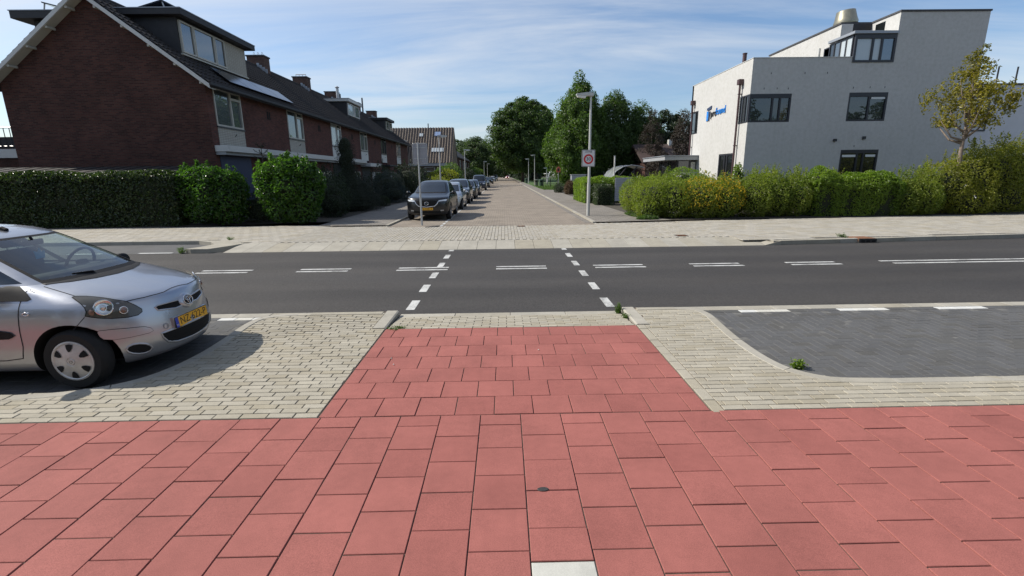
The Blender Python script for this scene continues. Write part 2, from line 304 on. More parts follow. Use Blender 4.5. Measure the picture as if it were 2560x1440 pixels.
# ---------------------------------------------------------------- mesh helpers
def tag(o, label=None, cat=None, group=None, kind=None):
    for k, v in (('label', label), ('category', cat), ('group', group), ('kind', kind)):
        if v: o[k] = v
    return o
ORG = {}
def thing(name, label, cat, loc=(0, 0, 0), rotz=0, group=None):
    o = bpy.data.objects.new(name, None); COL.objects.link(o); o.empty_display_size = .2
    o.location = loc; o.rotation_euler = (0, 0, rotz); ORG[o] = (Vector(loc), rotz)
    return tag(o, label, cat, group)
def root(o):
    while o.parent: o = o.parent
    return o
def setsmooth(me, v=True): me.polygons.foreach_set('use_smooth', np.full(len(me.polygons), v))
def mkobj(name, me, mat, parent=None, loc=None):
    o = bpy.data.objects.new(name, me); COL.objects.link(o)
    if mat is not None and len(me.materials) == 0: me.materials.append(MATS[mat])
    if parent: o.parent = parent
    if loc is not None: o.location = loc
    return o
class MB:
    """collects faces in world (or thing-local) coordinates, then makes one mesh object"""
    def __init__(s): s.v = []; s.f = []; s.m = []; s.cur = 0
    def face(s, pts):
        i = len(s.v); s.v += [tuple(p) for p in pts]; s.f.append(tuple(range(i, i+len(pts)))); s.m.append(s.cur); return s
    def mesh(s, vs, fs):
        i = len(s.v); s.v += [tuple(p) for p in vs]; s.f += [tuple(i+k for k in f) for f in fs]; s.m += [s.cur]*len(fs); return s
    def box(s, x0, x1, y0, y1, z0, z1, ch=0):
        x0, x1 = min(x0, x1), max(x0, x1); y0, y1 = min(y0, y1), max(y0, y1); z0, z1 = min(z0, z1), max(z0, z1)
        if ch:
            c = min(ch, (x1-x0)*.45, (y1-y0)*.45, (z1-z0)*.45)
            bm = bmesh.new(); bmesh.ops.create_cube(bm, size=1)
            for v in bm.verts: v.co = ((x0+x1)/2+v.co.x*(x1-x0), (y0+y1)/2+v.co.y*(y1-y0), (z0+z1)/2+v.co.z*(z1-z0))
            bmesh.ops.bevel(bm, geom=bm.edges[:], offset=c, segments=1, affect='EDGES')
            bm.verts.index_update(); s.mesh([v.co[:] for v in bm.verts], [[v.index for v in f.verts] for f in bm.faces]); bm.free(); return s
        vs = [(x, y, z) for z in (z0, z1) for x, y in ((x0, y0), (x1, y0), (x1, y1), (x0, y1))]
        return s.mesh(vs, [(3, 2, 1, 0), (4, 5, 6, 7), (0, 1, 5, 4), (1, 2, 6, 5), (2, 3, 7, 6), (3, 0, 4, 7)])
    def prism(s, poly, axis, a, b):
        """poly: 2D points; axis: 'x','y','z' extruded from a to b"""
        def P(p, t): return {'x': (t, p[0], p[1]), 'y': (p[0], t, p[1]), 'z': (p[0], p[1], t)}[axis]
        n = len(poly); vs = [P(p, a) for p in poly]+[P(p, b) for p in poly]
        return s.mesh(vs, [tuple(range(n-1, -1, -1)), tuple(range(n, 2*n))]+[(i, (i+1) % n, n+(i+1) % n, n+i) for i in range(n)])
    def tube(s, pts, rad, n=10, cap=True):
        pts = [Vector(p) for p in pts]; rad = rad if isinstance(rad, (list, tuple)) else [rad]*len(pts)
        base = len(s.v); prev = None; vs = []
        for i, p in enumerate(pts):
            t = (pts[min(i+1, len(pts)-1)]-pts[max(i-1, 0)]).normalized()
            if prev is None: prev = t.orthogonal().normalized()
            a = (prev-t*prev.dot(t)).normalized(); prev = a; b_ = t.cross(a)
            vs += [p+(a*math.cos(2*math.pi*k/n)+b_*math.sin(2*math.pi*k/n))*rad[i] for k in range(n)]
        fs = [(i*n+k, i*n+(k+1) % n, (i+1)*n+(k+1) % n, (i+1)*n+k) for i in range(len(pts)-1) for k in range(n)]
        if cap: fs += [tuple(range(n-1, -1, -1)), tuple(range((len(pts)-1)*n, len(pts)*n))]
        return s.mesh(vs, fs)
    def lathe(s, prof, n=32, M=None, close=False):
        """prof: (r, h) about local z; M: matrix"""
        vs = []; M = M or Matrix()
        for r, h in prof: vs += [M @ Vector((r*math.cos(2*math.pi*k/n), r*math.sin(2*math.pi*k/n), h)) for k in range(n)]
        fs = [(i*n+k, i*n+(k+1) % n, (i+1)*n+(k+1) % n, (i+1)*n+k) for i in range(len(prof)-1) for k in range(n)]
        return s.mesh(vs, fs)
    def grid(s, P):
        nu, nv = len(P), len(P[0]); return s.mesh([p for r in P for p in r], [(i*nv+j, (i+1)*nv+j, (i+1)*nv+j+1, i*nv+j+1) for i in range(nu-1) for j in range(nv-1)])
    def obj(s, name, mat, parent=None, smooth=False, local=False, kind=None, auto=None, weld=False):
        me = bpy.data.meshes.new(name); vs = np.array(s.v, dtype=np.float64)
        if parent is not None and not local:
            L, rz = ORG.get(root(parent), (Vector((0, 0, 0)), 0)); vs = vs-np.array(L)
            if rz:
                c, sn = math.cos(-rz), math.sin(-rz); vs = np.stack([vs[:, 0]*c-vs[:, 1]*sn, vs[:, 0]*sn+vs[:, 1]*c, vs[:, 2]], 1)
        me.from_pydata(vs.tolist(), [], s.f)
        mats = mat if isinstance(mat, (list, tuple)) else [mat]
        for k in mats: me.materials.append(MATS[k])
        if len(mats) > 1: me.polygons.foreach_set('material_index', s.m)
        if weld:
            bm = bmesh.new(); bm.from_mesh(me); bmesh.ops.remove_doubles(bm, verts=bm.verts[:], dist=1e-4); bm.to_mesh(me); bm.free()
        bm = bmesh.new(); bm.from_mesh(me); bmesh.ops.recalc_face_normals(bm, faces=bm.faces[:]); bm.to_mesh(me); bm.free()
        if smooth:
            setsmooth(me)
            if auto: me.set_sharp_from_angle(angle=R(auto))
        me.update(); o = mkobj(name, me, None, parent)
        if kind: o['kind'] = kind
        return o
def B(name, mat, x0, x1, y0, y1, z0, z1, parent=None, ch=0, kind=None, local=False):
    return MB().box(x0, x1, y0, y1, z0, z1, ch).obj(name, mat, parent, kind=kind, local=local)
def fast_mesh(name, V, F, mat, tone=None, smooth=False):
    """V (n,3), F (m,k) arrays"""
    me = bpy.data.meshes.new(name); n, k = F.shape
    me.vertices.add(len(V)); me.vertices.foreach_set('co', V.astype(np.float32).ravel())
    me.loops.add(n*k); me.loops.foreach_set('vertex_index', F.astype(np.int32).ravel())
    me.polygons.add(n); me.polygons.foreach_set('loop_start', np.arange(0, n*k, k, dtype=np.int32))
    me.polygons.foreach_set('use_smooth', np.full(n, smooth))
    if tone is not None:
        a = me.attributes.new('tone', 'FLOAT', 'FACE'); a.data.foreach_set('value', tone.astype(np.float32))
    me.materials.append(MATS[mat]); me.update(calc_edges=True); return me
def leaves(P, N, L, Wd, droop=.0, rng=RNG, fold=.25):
    """leaf quads at points P facing roughly along N. returns V,F"""
    n = len(P); N = N/(np.linalg.norm(N, axis=1, keepdims=True)+1e-9)
    t = rng.normal(size=(n, 3)); t[:, 2] -= droop; t -= N*(t*N).sum(1, keepdims=True); t /= np.linalg.norm(t, axis=1, keepdims=True)+1e-9
    s = np.cross(N, t); L = (L*rng.uniform(.5, 1.5, n))[:, None]; Wd = (Wd*rng.uniform(.7, 1.25, n))[:, None]
    b0 = P-t*L*.5; tip = P+t*L*.5-N*L*.12; c = P+N*Wd*fold*.0
    l = c+s*Wd*.5+N*Wd*fold; r = c-s*Wd*.5+N*Wd*fold
    V = np.stack([b0, r, tip, l], 1).reshape(-1, 3); F = np.arange(4*n).reshape(n, 4)
    F2 = np.concatenate([F[:, [0, 1, 2]], F[:, [0, 2, 3]]], 0)
    return V, F2
def text_mesh(txt, size, ext=.0):
    c = bpy.data.curves.new('t', 'FONT'); c.body = txt; c.size = size; c.extrude = ext; c.resolution_u = 3; c.align_x = 'CENTER'; c.align_y = 'CENTER'
    o = bpy.data.objects.new('t', c); COL.objects.link(o); dg = bpy.context.evaluated_depsgraph_get()
    me = bpy.data.meshes.new_from_object(o.evaluated_get(dg)); bpy.data.objects.remove(o); bpy.data.curves.remove(c); return me
def place_mesh(me, M, name, mat, parent, sx=1, sy=1):
    me.transform(Matrix.Diagonal((sx, sy, 1, 1))); me.transform(M); me.materials.clear(); me.materials.append(MATS[mat]); me.name = name
    o = bpy.data.objects.new(name, me); COL.objects.link(o); o.parent = parent; return o
def copy_tree(o, parent=None):
    c = o.copy(); COL.objects.link(c); c.parent = parent
    for ch in list(o.children): copy_tree(ch, c)
    return c
def basis(x, y, o):
    x = Vector(x).normalized(); y = Vector(y); y = (y-x*y.dot(x)).normalized(); z = x.cross(y)
    M = Matrix((x, y, z)).transposed().to_4x4(); M.translation = o; return M
# ================================================================ ground
def sheet(name, mat, poly, z, kind='structure', parent=None):
    o = MB().face([(x, y, z) for x, y in poly]).obj(name, mat, parent)
    me = o.data
    if me.polygons[0].normal.z < 0: me.flip_normals()
    if kind: o['kind'] = kind
    return o
def rect(x0, x1, y0, y1): return [(x0, y0), (x1, y0), (x1, y1), (x0, y1)]
sheet('ground', 'soil', rect(-1500, 1500, -1500, 1500), -.16)
# main road
XE = 60
road = sheet('main_road', 'asphalt', [(-XE, 6.66), (XE, 6.66), (XE, 17.6), (30, 14.95), (15, 13.68), (7.35, 12.98), (-8.6, 12.98), (-XE, 12.98)], -.08)
def mark(x0, x1, y0, y1, parent=road, z=-.076, name='road_marking', mat='road_paint', skew=0):
    return B(name, mat, x0, x1, y0, y1, z-.006, z, parent)
for k in range(-6, 6):
    x = -4.46+2.13*k
    mark(x, x+1.09, 10.02, 10.115); mark(x, x+1.09, 10.27, 10.365)
xs = 8.42
for k in range(6):
    for (ya, dy) in ((10.02, 0), (10.30, -.1)):
        mark(xs+dy+1.62*k, xs+dy+1.62*k+1.59, ya+.012*k, ya+.095+.012*k)
y = 6.94
while y < 12.8:
    mark(-1.51, -1.38, y, min(y+.55, 12.85)); mark(1.52, 1.645, y, min(y+.55, 12.85)); y += 1.135
# bevelled rectangular pieces, shared meshes
def tile_mesh(name, w, h, t, ch, mat):
    bm = bmesh.new(); a, b_ = w/2, h/2
    rings = [(a, b_, -t), (a, b_, -ch), (a-ch, b_-ch, 0)]
    vs = [[bm.verts.new((sx*x, sy*y, z)) for sx, sy in ((-1, -1), (1, -1), (1, 1), (-1, 1))] for x, y, z in rings]
    for i in range(2):
        for k in range(4): bm.faces.new((vs[i][k], vs[i][(k+1) % 4], vs[i+1][(k+1) % 4], vs[i+1][k]))
    bm.faces.new(vs[2]); me = bpy.data.meshes.new(name); bm.to_mesh(me); bm.free(); me.materials.append(MATS[mat]); return me
TM = {}
def piece(name, mat, cx, cy, w, h, z, parent, t=.04, ch=.0028, tilt=.0025, rz=0, dz=.002):
    key = (name, mat, round(w, 3), round(h, 3))
    if key not in TM: TM[key] = tile_mesh(name, w, h, t, ch, mat)
    o = bpy.data.objects.new(name, TM[key]); COL.objects.link(o); o.parent = parent
    o.location = (cx, cy, z+random.uniform(-dz, dz)); o.rotation_euler = (random.gauss(0, tilt), random.gauss(0, tilt), rz+random.gauss(0, .003)); return o
def stuff_pieces(name, mat, rects, zf, parent, t=.03, ch=.004, jit=.0015):
    V = []; F = []; T = []
    for (cx, cy, w, h) in rects:
        z = zf(cx, cy) if callable(zf) else zf; z += random.uniform(-jit, jit); i = len(V); a, b_ = w/2, h/2
        for (x, y, zz) in ((a, b_, -t), (a-ch, b_-ch, 0)):
            V += [(cx-x, cy-y, z+zz), (cx+x, cy-y, z+zz), (cx+x, cy+y, z+zz), (cx-x, cy+y, z+zz)]
        F += [(i+k, i+(k+1) % 4, i+4+(k+1) % 4, i+4+k) for k in range(4)]+[(i+4, i+5, i+6, i+7)]; T += [random.random()]*5
    me = fast_mesh(name, np.array(V), np.array(F), mat, np.array(T)); o = mkobj(name, me, None, parent); o['kind'] = 'stuff'; return o
# ---- cycle path: red tiles, laid in columns with half-tile shift
P = .3205; G = .0065; XJ = .105
path = sheet('cycle_path', 'joint_sand', rect(-XE, XE, -2.2, 3.525), -.007)
rest = []
YT = 3.52
for c in range(-40, 40):
    x0 = XJ+c*P; y = YT; first = True
    odd = c % 2 != 0
    edges = [YT]
    edges.append(YT-(P/2 if odd else P))
    while edges[-1] > -1.9: edges.append(edges[-1]-P)
    if c == 0: edges[5] = 2.005
    for k in range(len(edges)-1):
        a, b_ = edges[k], edges[k+1]; h = a-b_-G; cy = (a+b_)/2; cx = x0+P/2
        white = (c == 0 and k == 5) or (c == 0 and k in (8,))
        if h < .05: continue
        if abs(cx) < 1.42*cy+.55 and cy > 1.62: piece('white_tile' if white else 'red_tile', 'white_tile' if white else 'red_tile', cx, cy, P-G, h, 0, path, tilt=.0022)
        elif abs(cx) < 12: rest.append((cx, cy, P-G, h))
stuff_pieces('red_tile_field', 'red_tile', rest, 0, path)
sheet('cycle_path_far', 'red_tile', rect(-XE, -12.7, -2.2, 3.52), -.002); sheet('cycle_path_far', 'red_tile', rect(12.7, XE, -2.2, 3.52), -.002)
sheet('verge', 'lawn', rect(-XE, XE, -40, -2.2), -.05)
# ---- red link across the verge, running bond
link = sheet('cycle_link', 'joint_sand', rect(-1.53, 1.655, 3.525, 5.79), -.007)
for r_ in range(7):
    y1 = 5.785-r_*.3232; y0 = y1-.3232+G
    xs_ = [-1.525]
    xs_.append(-1.525+(.135 if r_ % 2 == 0 else .30))
    while xs_[-1] < 1.65: xs_.append(min(xs_[-1]+P, 1.65))
    if xs_[-1]-xs_[-2] < .07: xs_.pop(-2)
    for a, b_ in zip(xs_[:-1], xs_[1:]): piece('red_tile', 'red_tile', (a+b_)/2, (y0+y1)/2, b_-a-G, y1-y0, 0, link, tilt=.0022)
# ---- grey paver islands either side
def curve_fn(pts):
    ys = np.array([p[1] for p in pts]); xs = np.array([p[0] for p in pts]); o_ = np.argsort(ys)
    return lambda y: float(np.interp(y, ys[o_], xs[o_]))
KL = [(-4.45, 4.06), (-4.10, 4.10), (-3.80, 4.20), (-3.58, 4.38), (-3.46, 4.66), (-3.41, 5.07), (-3.43, 5.6), (-3.46, 6.05), (-3.43, 6.33), (-3.30, 6.50), (-3.05, 6.585), (-2.75, 6.60)]
KR = [(3.55, 4.09), (3.12, 4.12), (2.95, 4.19), (2.82, 4.32), (2.75, 4.5), (2.715, 4.8), (2.72, 5.3), (2.765, 5.8), (2.80, 6.15), (2.76, 6.42), (2.62, 6.56), (2.40, 6.60)]
PW, PH = .2165, .0792
def island(name, K, side, xin, label=None):
    base = sheet(name, 'joint_sand', [(xin, 3.525), (xin, 6.62), (K[-1][0], 6.62)]+K[::-1]+[(side*XE, K[0][1]), (side*XE, 3.525)], -.006)
    f = curve_fn(K); cells = []; soldier = .105 if side > 0 else 0
    yy = 3.53; r_ = 0
    while yy < 6.50:
        ym = yy+PH/2; xo = f(min(max(ym, K[0][1]), K[-1][1])) if ym > K[0][1]-.02 else side*14
        xo -= side*.10
        xi = xin+side*soldier; a, b_ = (xo, xi) if side < 0 else (xi, xo)
        if ym > 5.80:  a, b_ = (a, min(b_, xin-.17)) if side < 0 else (max(a, xin+.17), b_)
        st = a-((a-(r_ % 2)*PW/2+.03*math.sin(r_*1.7)) % PW)
        x = st
        while x < b_:
            l, r = max(x, a), min(x+PW, b_)
            if r-l > .03: cells.append(((l+r)/2, ym, r-l-.0075, PH-.0075))
            x += PW
        yy += PH; r_ += 1
    if soldier:
        y = 3.53
        while y < 5.76: cells.append((xin+side*.052, y+PW/2-.04, .098, PW-.006)); y += PW
    cells.sort(key=lambda c: math.hypot(c[0], c[1]) if abs(c[0]) < 1.25*c[1]+.4 else 99)
    for c in cells[:290]: piece('paver', 'grey_paver', c[0], c[1], round(c[2], 3), c[3], 0, base, t=.03, ch=.003, tilt=.004)
    stuff_pieces('paver_field', 'grey_paver', cells[290:], 0, base)
    return base
isl = island('paver_island_left', KL, -1, -1.535); isr = island('paver_island_right', KR, 1, 1.66)
# ---- kerbs: each stone a piece
def kerb(path_pts, parent, stone_len=1.0, w=.12, h=.12, z=.004, name='kerb_stone', mat='kerb_concrete', side=1, round_=.02):
    pts = [Vector((*p, 0)) for p in path_pts]; d = [0]
    for a, b_ in zip(pts[:-1], pts[1:]): d.append(d[-1]+(b_-a).length)
    def at(s):
        s = min(max(s, 0), d[-1]); i = max(0, min(len(d)-2, int(np.searchsorted(d, s))-1)); t = (s-d[i])/max(1e-6, d[i+1]-d[i]); return pts[i].lerp(pts[i+1], t)
    def nrm(s):
        t = (at(s+.06)-at(s-.06)).normalized(); return Vector((-t.y, t.x, 0))*side
    n = max(1, round(d[-1]/stone_len)); L = d[-1]/n
    prof = [(0, -h), (0, -round_), (round_*.3, -round_*.3), (round_, 0), (w-.006, 0), (w, -.006), (w, -h)]
    for k in range(n):
        s0, s1 = k*L+.004, (k+1)*L-.004; m_ = max(2, int((s1-s0)/.06)) if len(pts) > 2 else 2; mb = MB(); dz = random.uniform(-.003, .003)
        rows = []
        for i in range(m_+1):
            s = s0+(s1-s0)*i/m_; p = at(s); q = nrm(s); rows.append([(p.x+q.x*a, p.y+q.y*a, z+b_+dz) for a, b_ in prof])
        mb.grid(rows); nn = len(prof)
        mb.face(rows[0]); mb.face(rows[-1][::-1]); mb.obj(name, mat, parent, smooth=False, weld=True)
def smooth_path(p, n=8):
    out = []
    for i in range(len(p)-1):
        p0, p1, p2, p3 = [np.array(p[max(0, min(len(p)-1, k))]) for k in (i-1, i, i+1, i+2)]
        for t in np.linspace(0, 1, n, endpoint=False): out.append(tuple(.5*((2*p1)+(-p0+p2)*t+(2*p0-5*p1+4*p2-p3)*t*t+(-p0+3*p1-3*p2+p3)*t**3)))
    return out+[tuple(p[-1])]
kerb([(-13, 4.05), (-4.45, 4.06)], isl, side=-1); kerb(smooth_path(KL), isl, side=-1, stone_len=.8)
kerb([(-2.75, 6.60), (-1.74, 6.60)], isl, side=-1, w=.13)
kerb([(13, 4.08), (3.55, 4.09)], isr, side=1); kerb(smooth_path(KR), isr, side=1, stone_len=.8); kerb([(2.40, 6.60), (1.86, 6.60)], isr, side=1, w=.13)
# end stones sloping beside the crossing
for s, par, x in ((-1, isl, -1.53), (1, isr, 1.655)):
    MB().prism([(x+s*.015, -.1), (x, .0), (x+s*.02, .012), (x+s*.165, .012), (x+s*.165, -.1)], 'y', 5.80, 6.60).obj('kerb_stone', 'kerb_concrete', par)
# ---- flush strip between link and road, small pavers sloping down
drop = MB().mesh([(-1.53, 5.79, -.012), (1.655, 5.79, -.012), (1.655, 6.70, -.082), (-1.53, 6.70, -.082)], [(0, 1, 2, 3)]).obj('crossing_ramp', 'joint_sand'); drop['kind'] = 'structure'
zr = lambda x, y: -.002-(y-5.79)*.078
cells = []; yy = 5.80; r_ = 0
while yy < 6.48:
    x = -1.51-(r_ % 2)*PW/2
    while x < 1.64:
        l, r = max(x, -1.51), min(x+PW, 1.64)
        if r-l > .03: cells.append(((l+r)/2, yy+PH/2, r-l-.008, PH-.008))
        x += PW
    yy += PH; r_ += 1
for c in cells: piece('paver', 'grey_paver', c[0], c[1], round(c[2], 3), c[3], zr(c[0], c[1]), drop, t=.02, ch=.003).rotation_euler.x -= .078
for k in range(4): B('edging_stone', 'kerb_concrete', -1.52+k*.792, -1.52+(k+1)*.792-.006, 6.50, 6.675, -.16, -.064, drop, ch=.005)
# ---- parking bays on the near side
def bay(name, poly, side):
    b_ = sheet(name, 'bay_joint', poly, -.0818); cells = []; K = KR if side > 0 else KL; f = curve_fn(K)
    ang = R(45)
    # herringbone at 90 degrees
    w, h = .212, .106
    for k in range(-60, 140):
        for m_ in range(-45, 60):
            for (ox, oy, ww, hh) in ((0, 0, w, h), (0, h, h, w)):
                cells.append((side*(2.6+(k+2*m_)*h+ox+ww/2), 4.0+(k-2*m_)*h+oy+hh/2, ww, hh))
    out = []
    for (cx, cy, ww, hh) in cells:
        if not (4.20 < cy < 6.52): continue
        xi = f(min(max(cy, K[0][1]), K[-1][1]))
        if side*(cx-xi) < ww/2+.02 or abs(cx) > 11: continue
        out.append((cx, cy, ww-.0045, hh-.0045))
    out.sort(key=lambda c: math.hypot(c[0], c[1]) if abs(c[0]) < 1.2*c[1]+.3 else 99)
    for c in out[:295]: piece('paver', 'dark_paver', c[0], c[1], round(c[2], 3), round(c[3], 3), -.08, b_, t=.02, ch=.003, tilt=.004, dz=.0015)
    stuff_pieces('paver_field', 'dark_paver', out[295:], -.08, b_, t=.02)
    # edging strip and white bay marking stones
    x = 2.45
    while x < 16:
        B('edging_stone', 'kerb_concrete', side*x, side*(x+.494), 6.665, 6.86, -.2, -.0745, b_, ch=.004); x += .5
    x = 2.9; k = 0
    while x < 12:
        wht = (k % 6) in (2, 3, 4)
        B('white_paver' if wht else 'paver', 'white_paver' if wht else 'dark_paver', side*x, side*(x+.235), 6.545, 6.66, -.2, -.077, b_, ch=.004); x += .24; k += 1
    return b_
bay('parking_bay_right', [(2.3, 6.9)]+[(x-.05, y) for x, y in KR[::-1]]+[(XE, 4.08), (XE, 6.9)], 1)
bay('parking_bay_left', [(-2.6, 6.9)]+[(x+.05, y) for x, y in KL[::-1]]+[(-XE, 4.08), (-XE, 6.9)], -1)
# ---- far side
FZ = .03
foot = sheet('footway', 'pale_sand', [(-XE, 14.76), (-8.9, 14.74), (-7.6, 13.9), (7.3, 13.9), (7.35, 13.0), (15, 13.7), (30, 15), (XE, 17.7), (XE, 24), (22, 20.6), (9, 19.2), (3.5, 18.6), (-6.5, 18.6), (-13, 19.1), (-XE, 19.3)], FZ-.012)
# sloping entry stones
ramp_ = sheet('entry_ramp', 'joint_sand', rect(-7.9, 7.4, 12.99, 13.9), -.12)
x = -7.62; SW = .5265
while x < 6.95:
    MB().prism([(12.90, -.16), (12.90, -.078), (12.93, -.07), (13.88, FZ-.002), (13.93, FZ), (13.93, -.16)], 'x', x, x+SW-.009).obj('entry_stone', 'kerb_concrete', ramp_); x += SW
MB().mesh([(x, 12.90, -.16), (x+.45, 12.92, -.16), (x, 12.9, -.075), (x+.45, 12.92, .035), (x, 13.93, FZ), (x+.2, 13.93, FZ+.005)], [(0, 1, 3, 2), (2, 3, 5, 4), (1, 5, 3)]).obj('entry_stone', 'kerb_concrete', ramp_)
kerb([(7.36, 12.93), (15, 13.62), (30, 14.9)], foot, side=1, w=.14, h=.14, z=FZ+.006, stone_len=1.0, round_=.012)
# left bay and its island tip
sheet('far_parking_bay', 'dark_paver', [(-XE, 12.86), (-8.5, 12.86), (-7.7, 13.9), (-8.9, 14.76), (-XE, 14.78)], -.076)
for k in range(5): B('edging_stone', 'white_paver', -9.9-k*1.9, -9.0-k*1.9, 12.90, 13.0, -.2, -.068, bpy.data.objects['far_parking_bay'])
kerb([(-XE, 14.68), (-9.3, 14.66)], foot, side=1, w=.14, h=.14, z=FZ+.006, round_=.012, stone_len=2.0)
MB().prism([(-8.62, 12.93), (-8.45, 12.86), (-7.98, 12.86), (-7.68, 13.5), (-7.55, 13.95), (-8.4, 14.6), (-9.3, 14.75), (-9.3, 14.62), (-8.75, 14.3), (-8.35, 13.8), (-8.45, 13.3)], 'z', -.2, FZ+.008).obj('kerb_island', 'kerb_concrete', foot)
# footway paving: bricks on end across the side street mouth, tiles elsewhere
br = []; ti = []
for i in range(-62, 62):
    for j in range(22):
        cx, cy = i*.1075+.05, 14.05+j*.217+(.108 if i % 2 else 0)
        lim = 17.85 if -4.4 < cx < 3.4 else 18.4
        if cy < lim: br.append((cx, cy, .1015, .211))
for s in (-1, 1):
    for j in range(40):
        cy = 13.1+j*.3205; x = 6.675; k = 0
        while x < 27:
            w = .157 if (k == 0 and j % 2) else .3145; cx = s*(x+w/2); x += w+.006; k += 1
            if s > 0: ok = cy > 13.30+(cx-7.3)*.0875 and cy < 19.0+(cx-9)*.11
            else: ok = (cy > 14.98 if cx < -8.9 else cy > 14.05+max(0, (-7.6-cx)*.6)) and cy < 18.95
            if ok: ti.append((cx, cy, w, .3145))
stuff_pieces('footway_bricks', 'footway_tile', br, FZ, foot, t=.02)
stuff_pieces('footway_tiles', 'footway_tile', ti, FZ, foot, t=.02)
# white pavers marking the house boundary line on the right
for k in range(6): B('white_paver', 'white_paver', 3.7+k*.45, 3.93+k*.45, 18.30, 18.35, FZ-.05, FZ+.004, foot)
# ---- side street
street = sheet('side_street', 'street_brick', rect(-4.42, 3.42, 17.80, 420), .022)
sheet('sidewalk_left', 'sidewalk_tile', [(-4.54, 18.3), (-4.54, 420), (-7.2, 420), (-7.2, 20), (-6.6, 18.4)], .075)
sheet('sidewalk_right', 'sidewalk_tile', [(3.54, 18.5), (6.6, 18.9), (5.75, 23), (5.7, 47), (14, 49), (14, 58.5), (5.6, 58.5), (4.7, 62), (4.7, 420), (3.54, 420)], .07)
kb = thing('street_kerb', 'low concrete kerb along the left side of the brick side street', 'kerb', (-4.42, 18.3, 0))
for k in range(60): B('kerb_stone', 'kerb_concrete', -4.54, -4.42, 18.3+k*1.5, 19.79+k*1.5, -.1, .082, kb)
kb = thing('street_kerb', 'low concrete kerb between the brick side street and right sidewalk', 'kerb', (3.42, 18.6, 0))
for k in range(60): B('kerb_stone', 'kerb_concrete', 3.42, 3.54, 18.6+k*1.5, 20.09+k*1.5, -.1, .078, kb)
for k in range(70): mark(-2.46, -2.36, 18.1+k*.78, 18.1+k*.78+.52, street, .027)
B('speed_table', 'street_brick', -4.4, 3.4, 87.2, 96, 0, .11, street)
for k in range(15): B('white_paver', 'white_paver', -1.7+k*.35, -1.5+k*.35, 86.8, 87.2, 0, .10, street)
B('gutter', 'sidewalk_tile', 3.12, 3.41, 18.7, 90, 0, .027, street)
sheet('lawn_ground', 'lawn', [(4.7, 58.6), (70, 58.6), (70, 300), (4.7, 300)], .05)
sheet('office_garden', 'soil', [(5.8, 19), (40, 21), (60, 26), (60, 58), (14.2, 58), (14.2, 48), (5.8, 46)], .055)
sheet('front_gardens', 'soil', [(-7.2, 20.2), (-7.2, 90), (-60, 90), (-60, 19.2), (-13, 19)], .055)
sheet('side_lane', 'sidewalk_tile', [(-7.2, 18.7), (-6.6, 18.4), (-6.6, 18.3), (-4.54, 18.3), (-4.54, 19), (-7.2, 24)], .06)
# gullies and covers
g = thing('gully_inlet', 'rusty cast iron gully inlet set in the kerb', 'drain', (10.1, 13.15, 0))
MB().box(9.86, 10.36, 13.13, 13.60, -.06, FZ+.010, .006).obj('cover_plate', 'rust', g); MB().box(9.86, 10.36, 13.10, 13.128, -.079, FZ+.006).obj('inlet_face', 'cast_iron', g)
for k in range(3): B('slot', 'void_black', 9.92+k*.15, 10.02+k*.15, 13.09, 13.099, -.06, -.005, g)
def cover(x, y, s, z, label):
    g = thing('drain_cover', label, 'drain', (x, y, z)); B('frame', 'cast_iron', x-s, x+s, y-s, y+s, z-.05, z+.006, g)
    for k in range(5): B('bar', 'rust', x-s*.8, x+s*.8, y-s*.8+k*s*.36, y-s*.8+k*s*.36+s*.16, z+.0065, z+.012, g)
cover(5.34, 14.35, .17, FZ, 'square drain cover in the footway before the yellow flowering shrub'); cover(.6, 17.66, .15, FZ, 'small dark drain cover in the mouth of the side street')
MB().prism([(-2.95, 17.75), (-2.5, 18.15), (-2.44, 18.0), (-2.85, 17.7)], 'z', 0, .05).obj('broken_kerb', 'cast_iron', street)
# small litter on the tiles: dark spot, pebbles
MB().lathe([(0, .003), (.03, .003), (.034, 0)], 10, Matrix.Translation((.21, 2.565, .002)) @ Matrix.Diagonal((1.1, .6, 1, 1))).obj('tar_spot', 'cast_iron', path)
for k, (x, y) in enumerate(((-1.22, 4.77), (-1.16, 4.60), (-1.9, 4.75), (.35, 4.95))):
    z = -.075 if x > 3 else .004
    p = MB().lathe([(0, .007), (.006, .006), (.008, .002), (.006, 0)], 7, Matrix.Translation((x, y, z))).obj('pebble', 'white_paver'); tag(p, ['small white pebble lying on the red link tiles', 'small white pebble on the red link tiles', 'white pebble on the grey pavers beside the red tiles', 'white pebble near the middle of the red tiles', 'pale pebble on the red cycle path', 'pale grit on the red cycle path', 'white pebble on the dark parking bay pavers', 'white grit on the dark parking bay pavers'][k], 'pebble', 'pebbles lying on the paving')
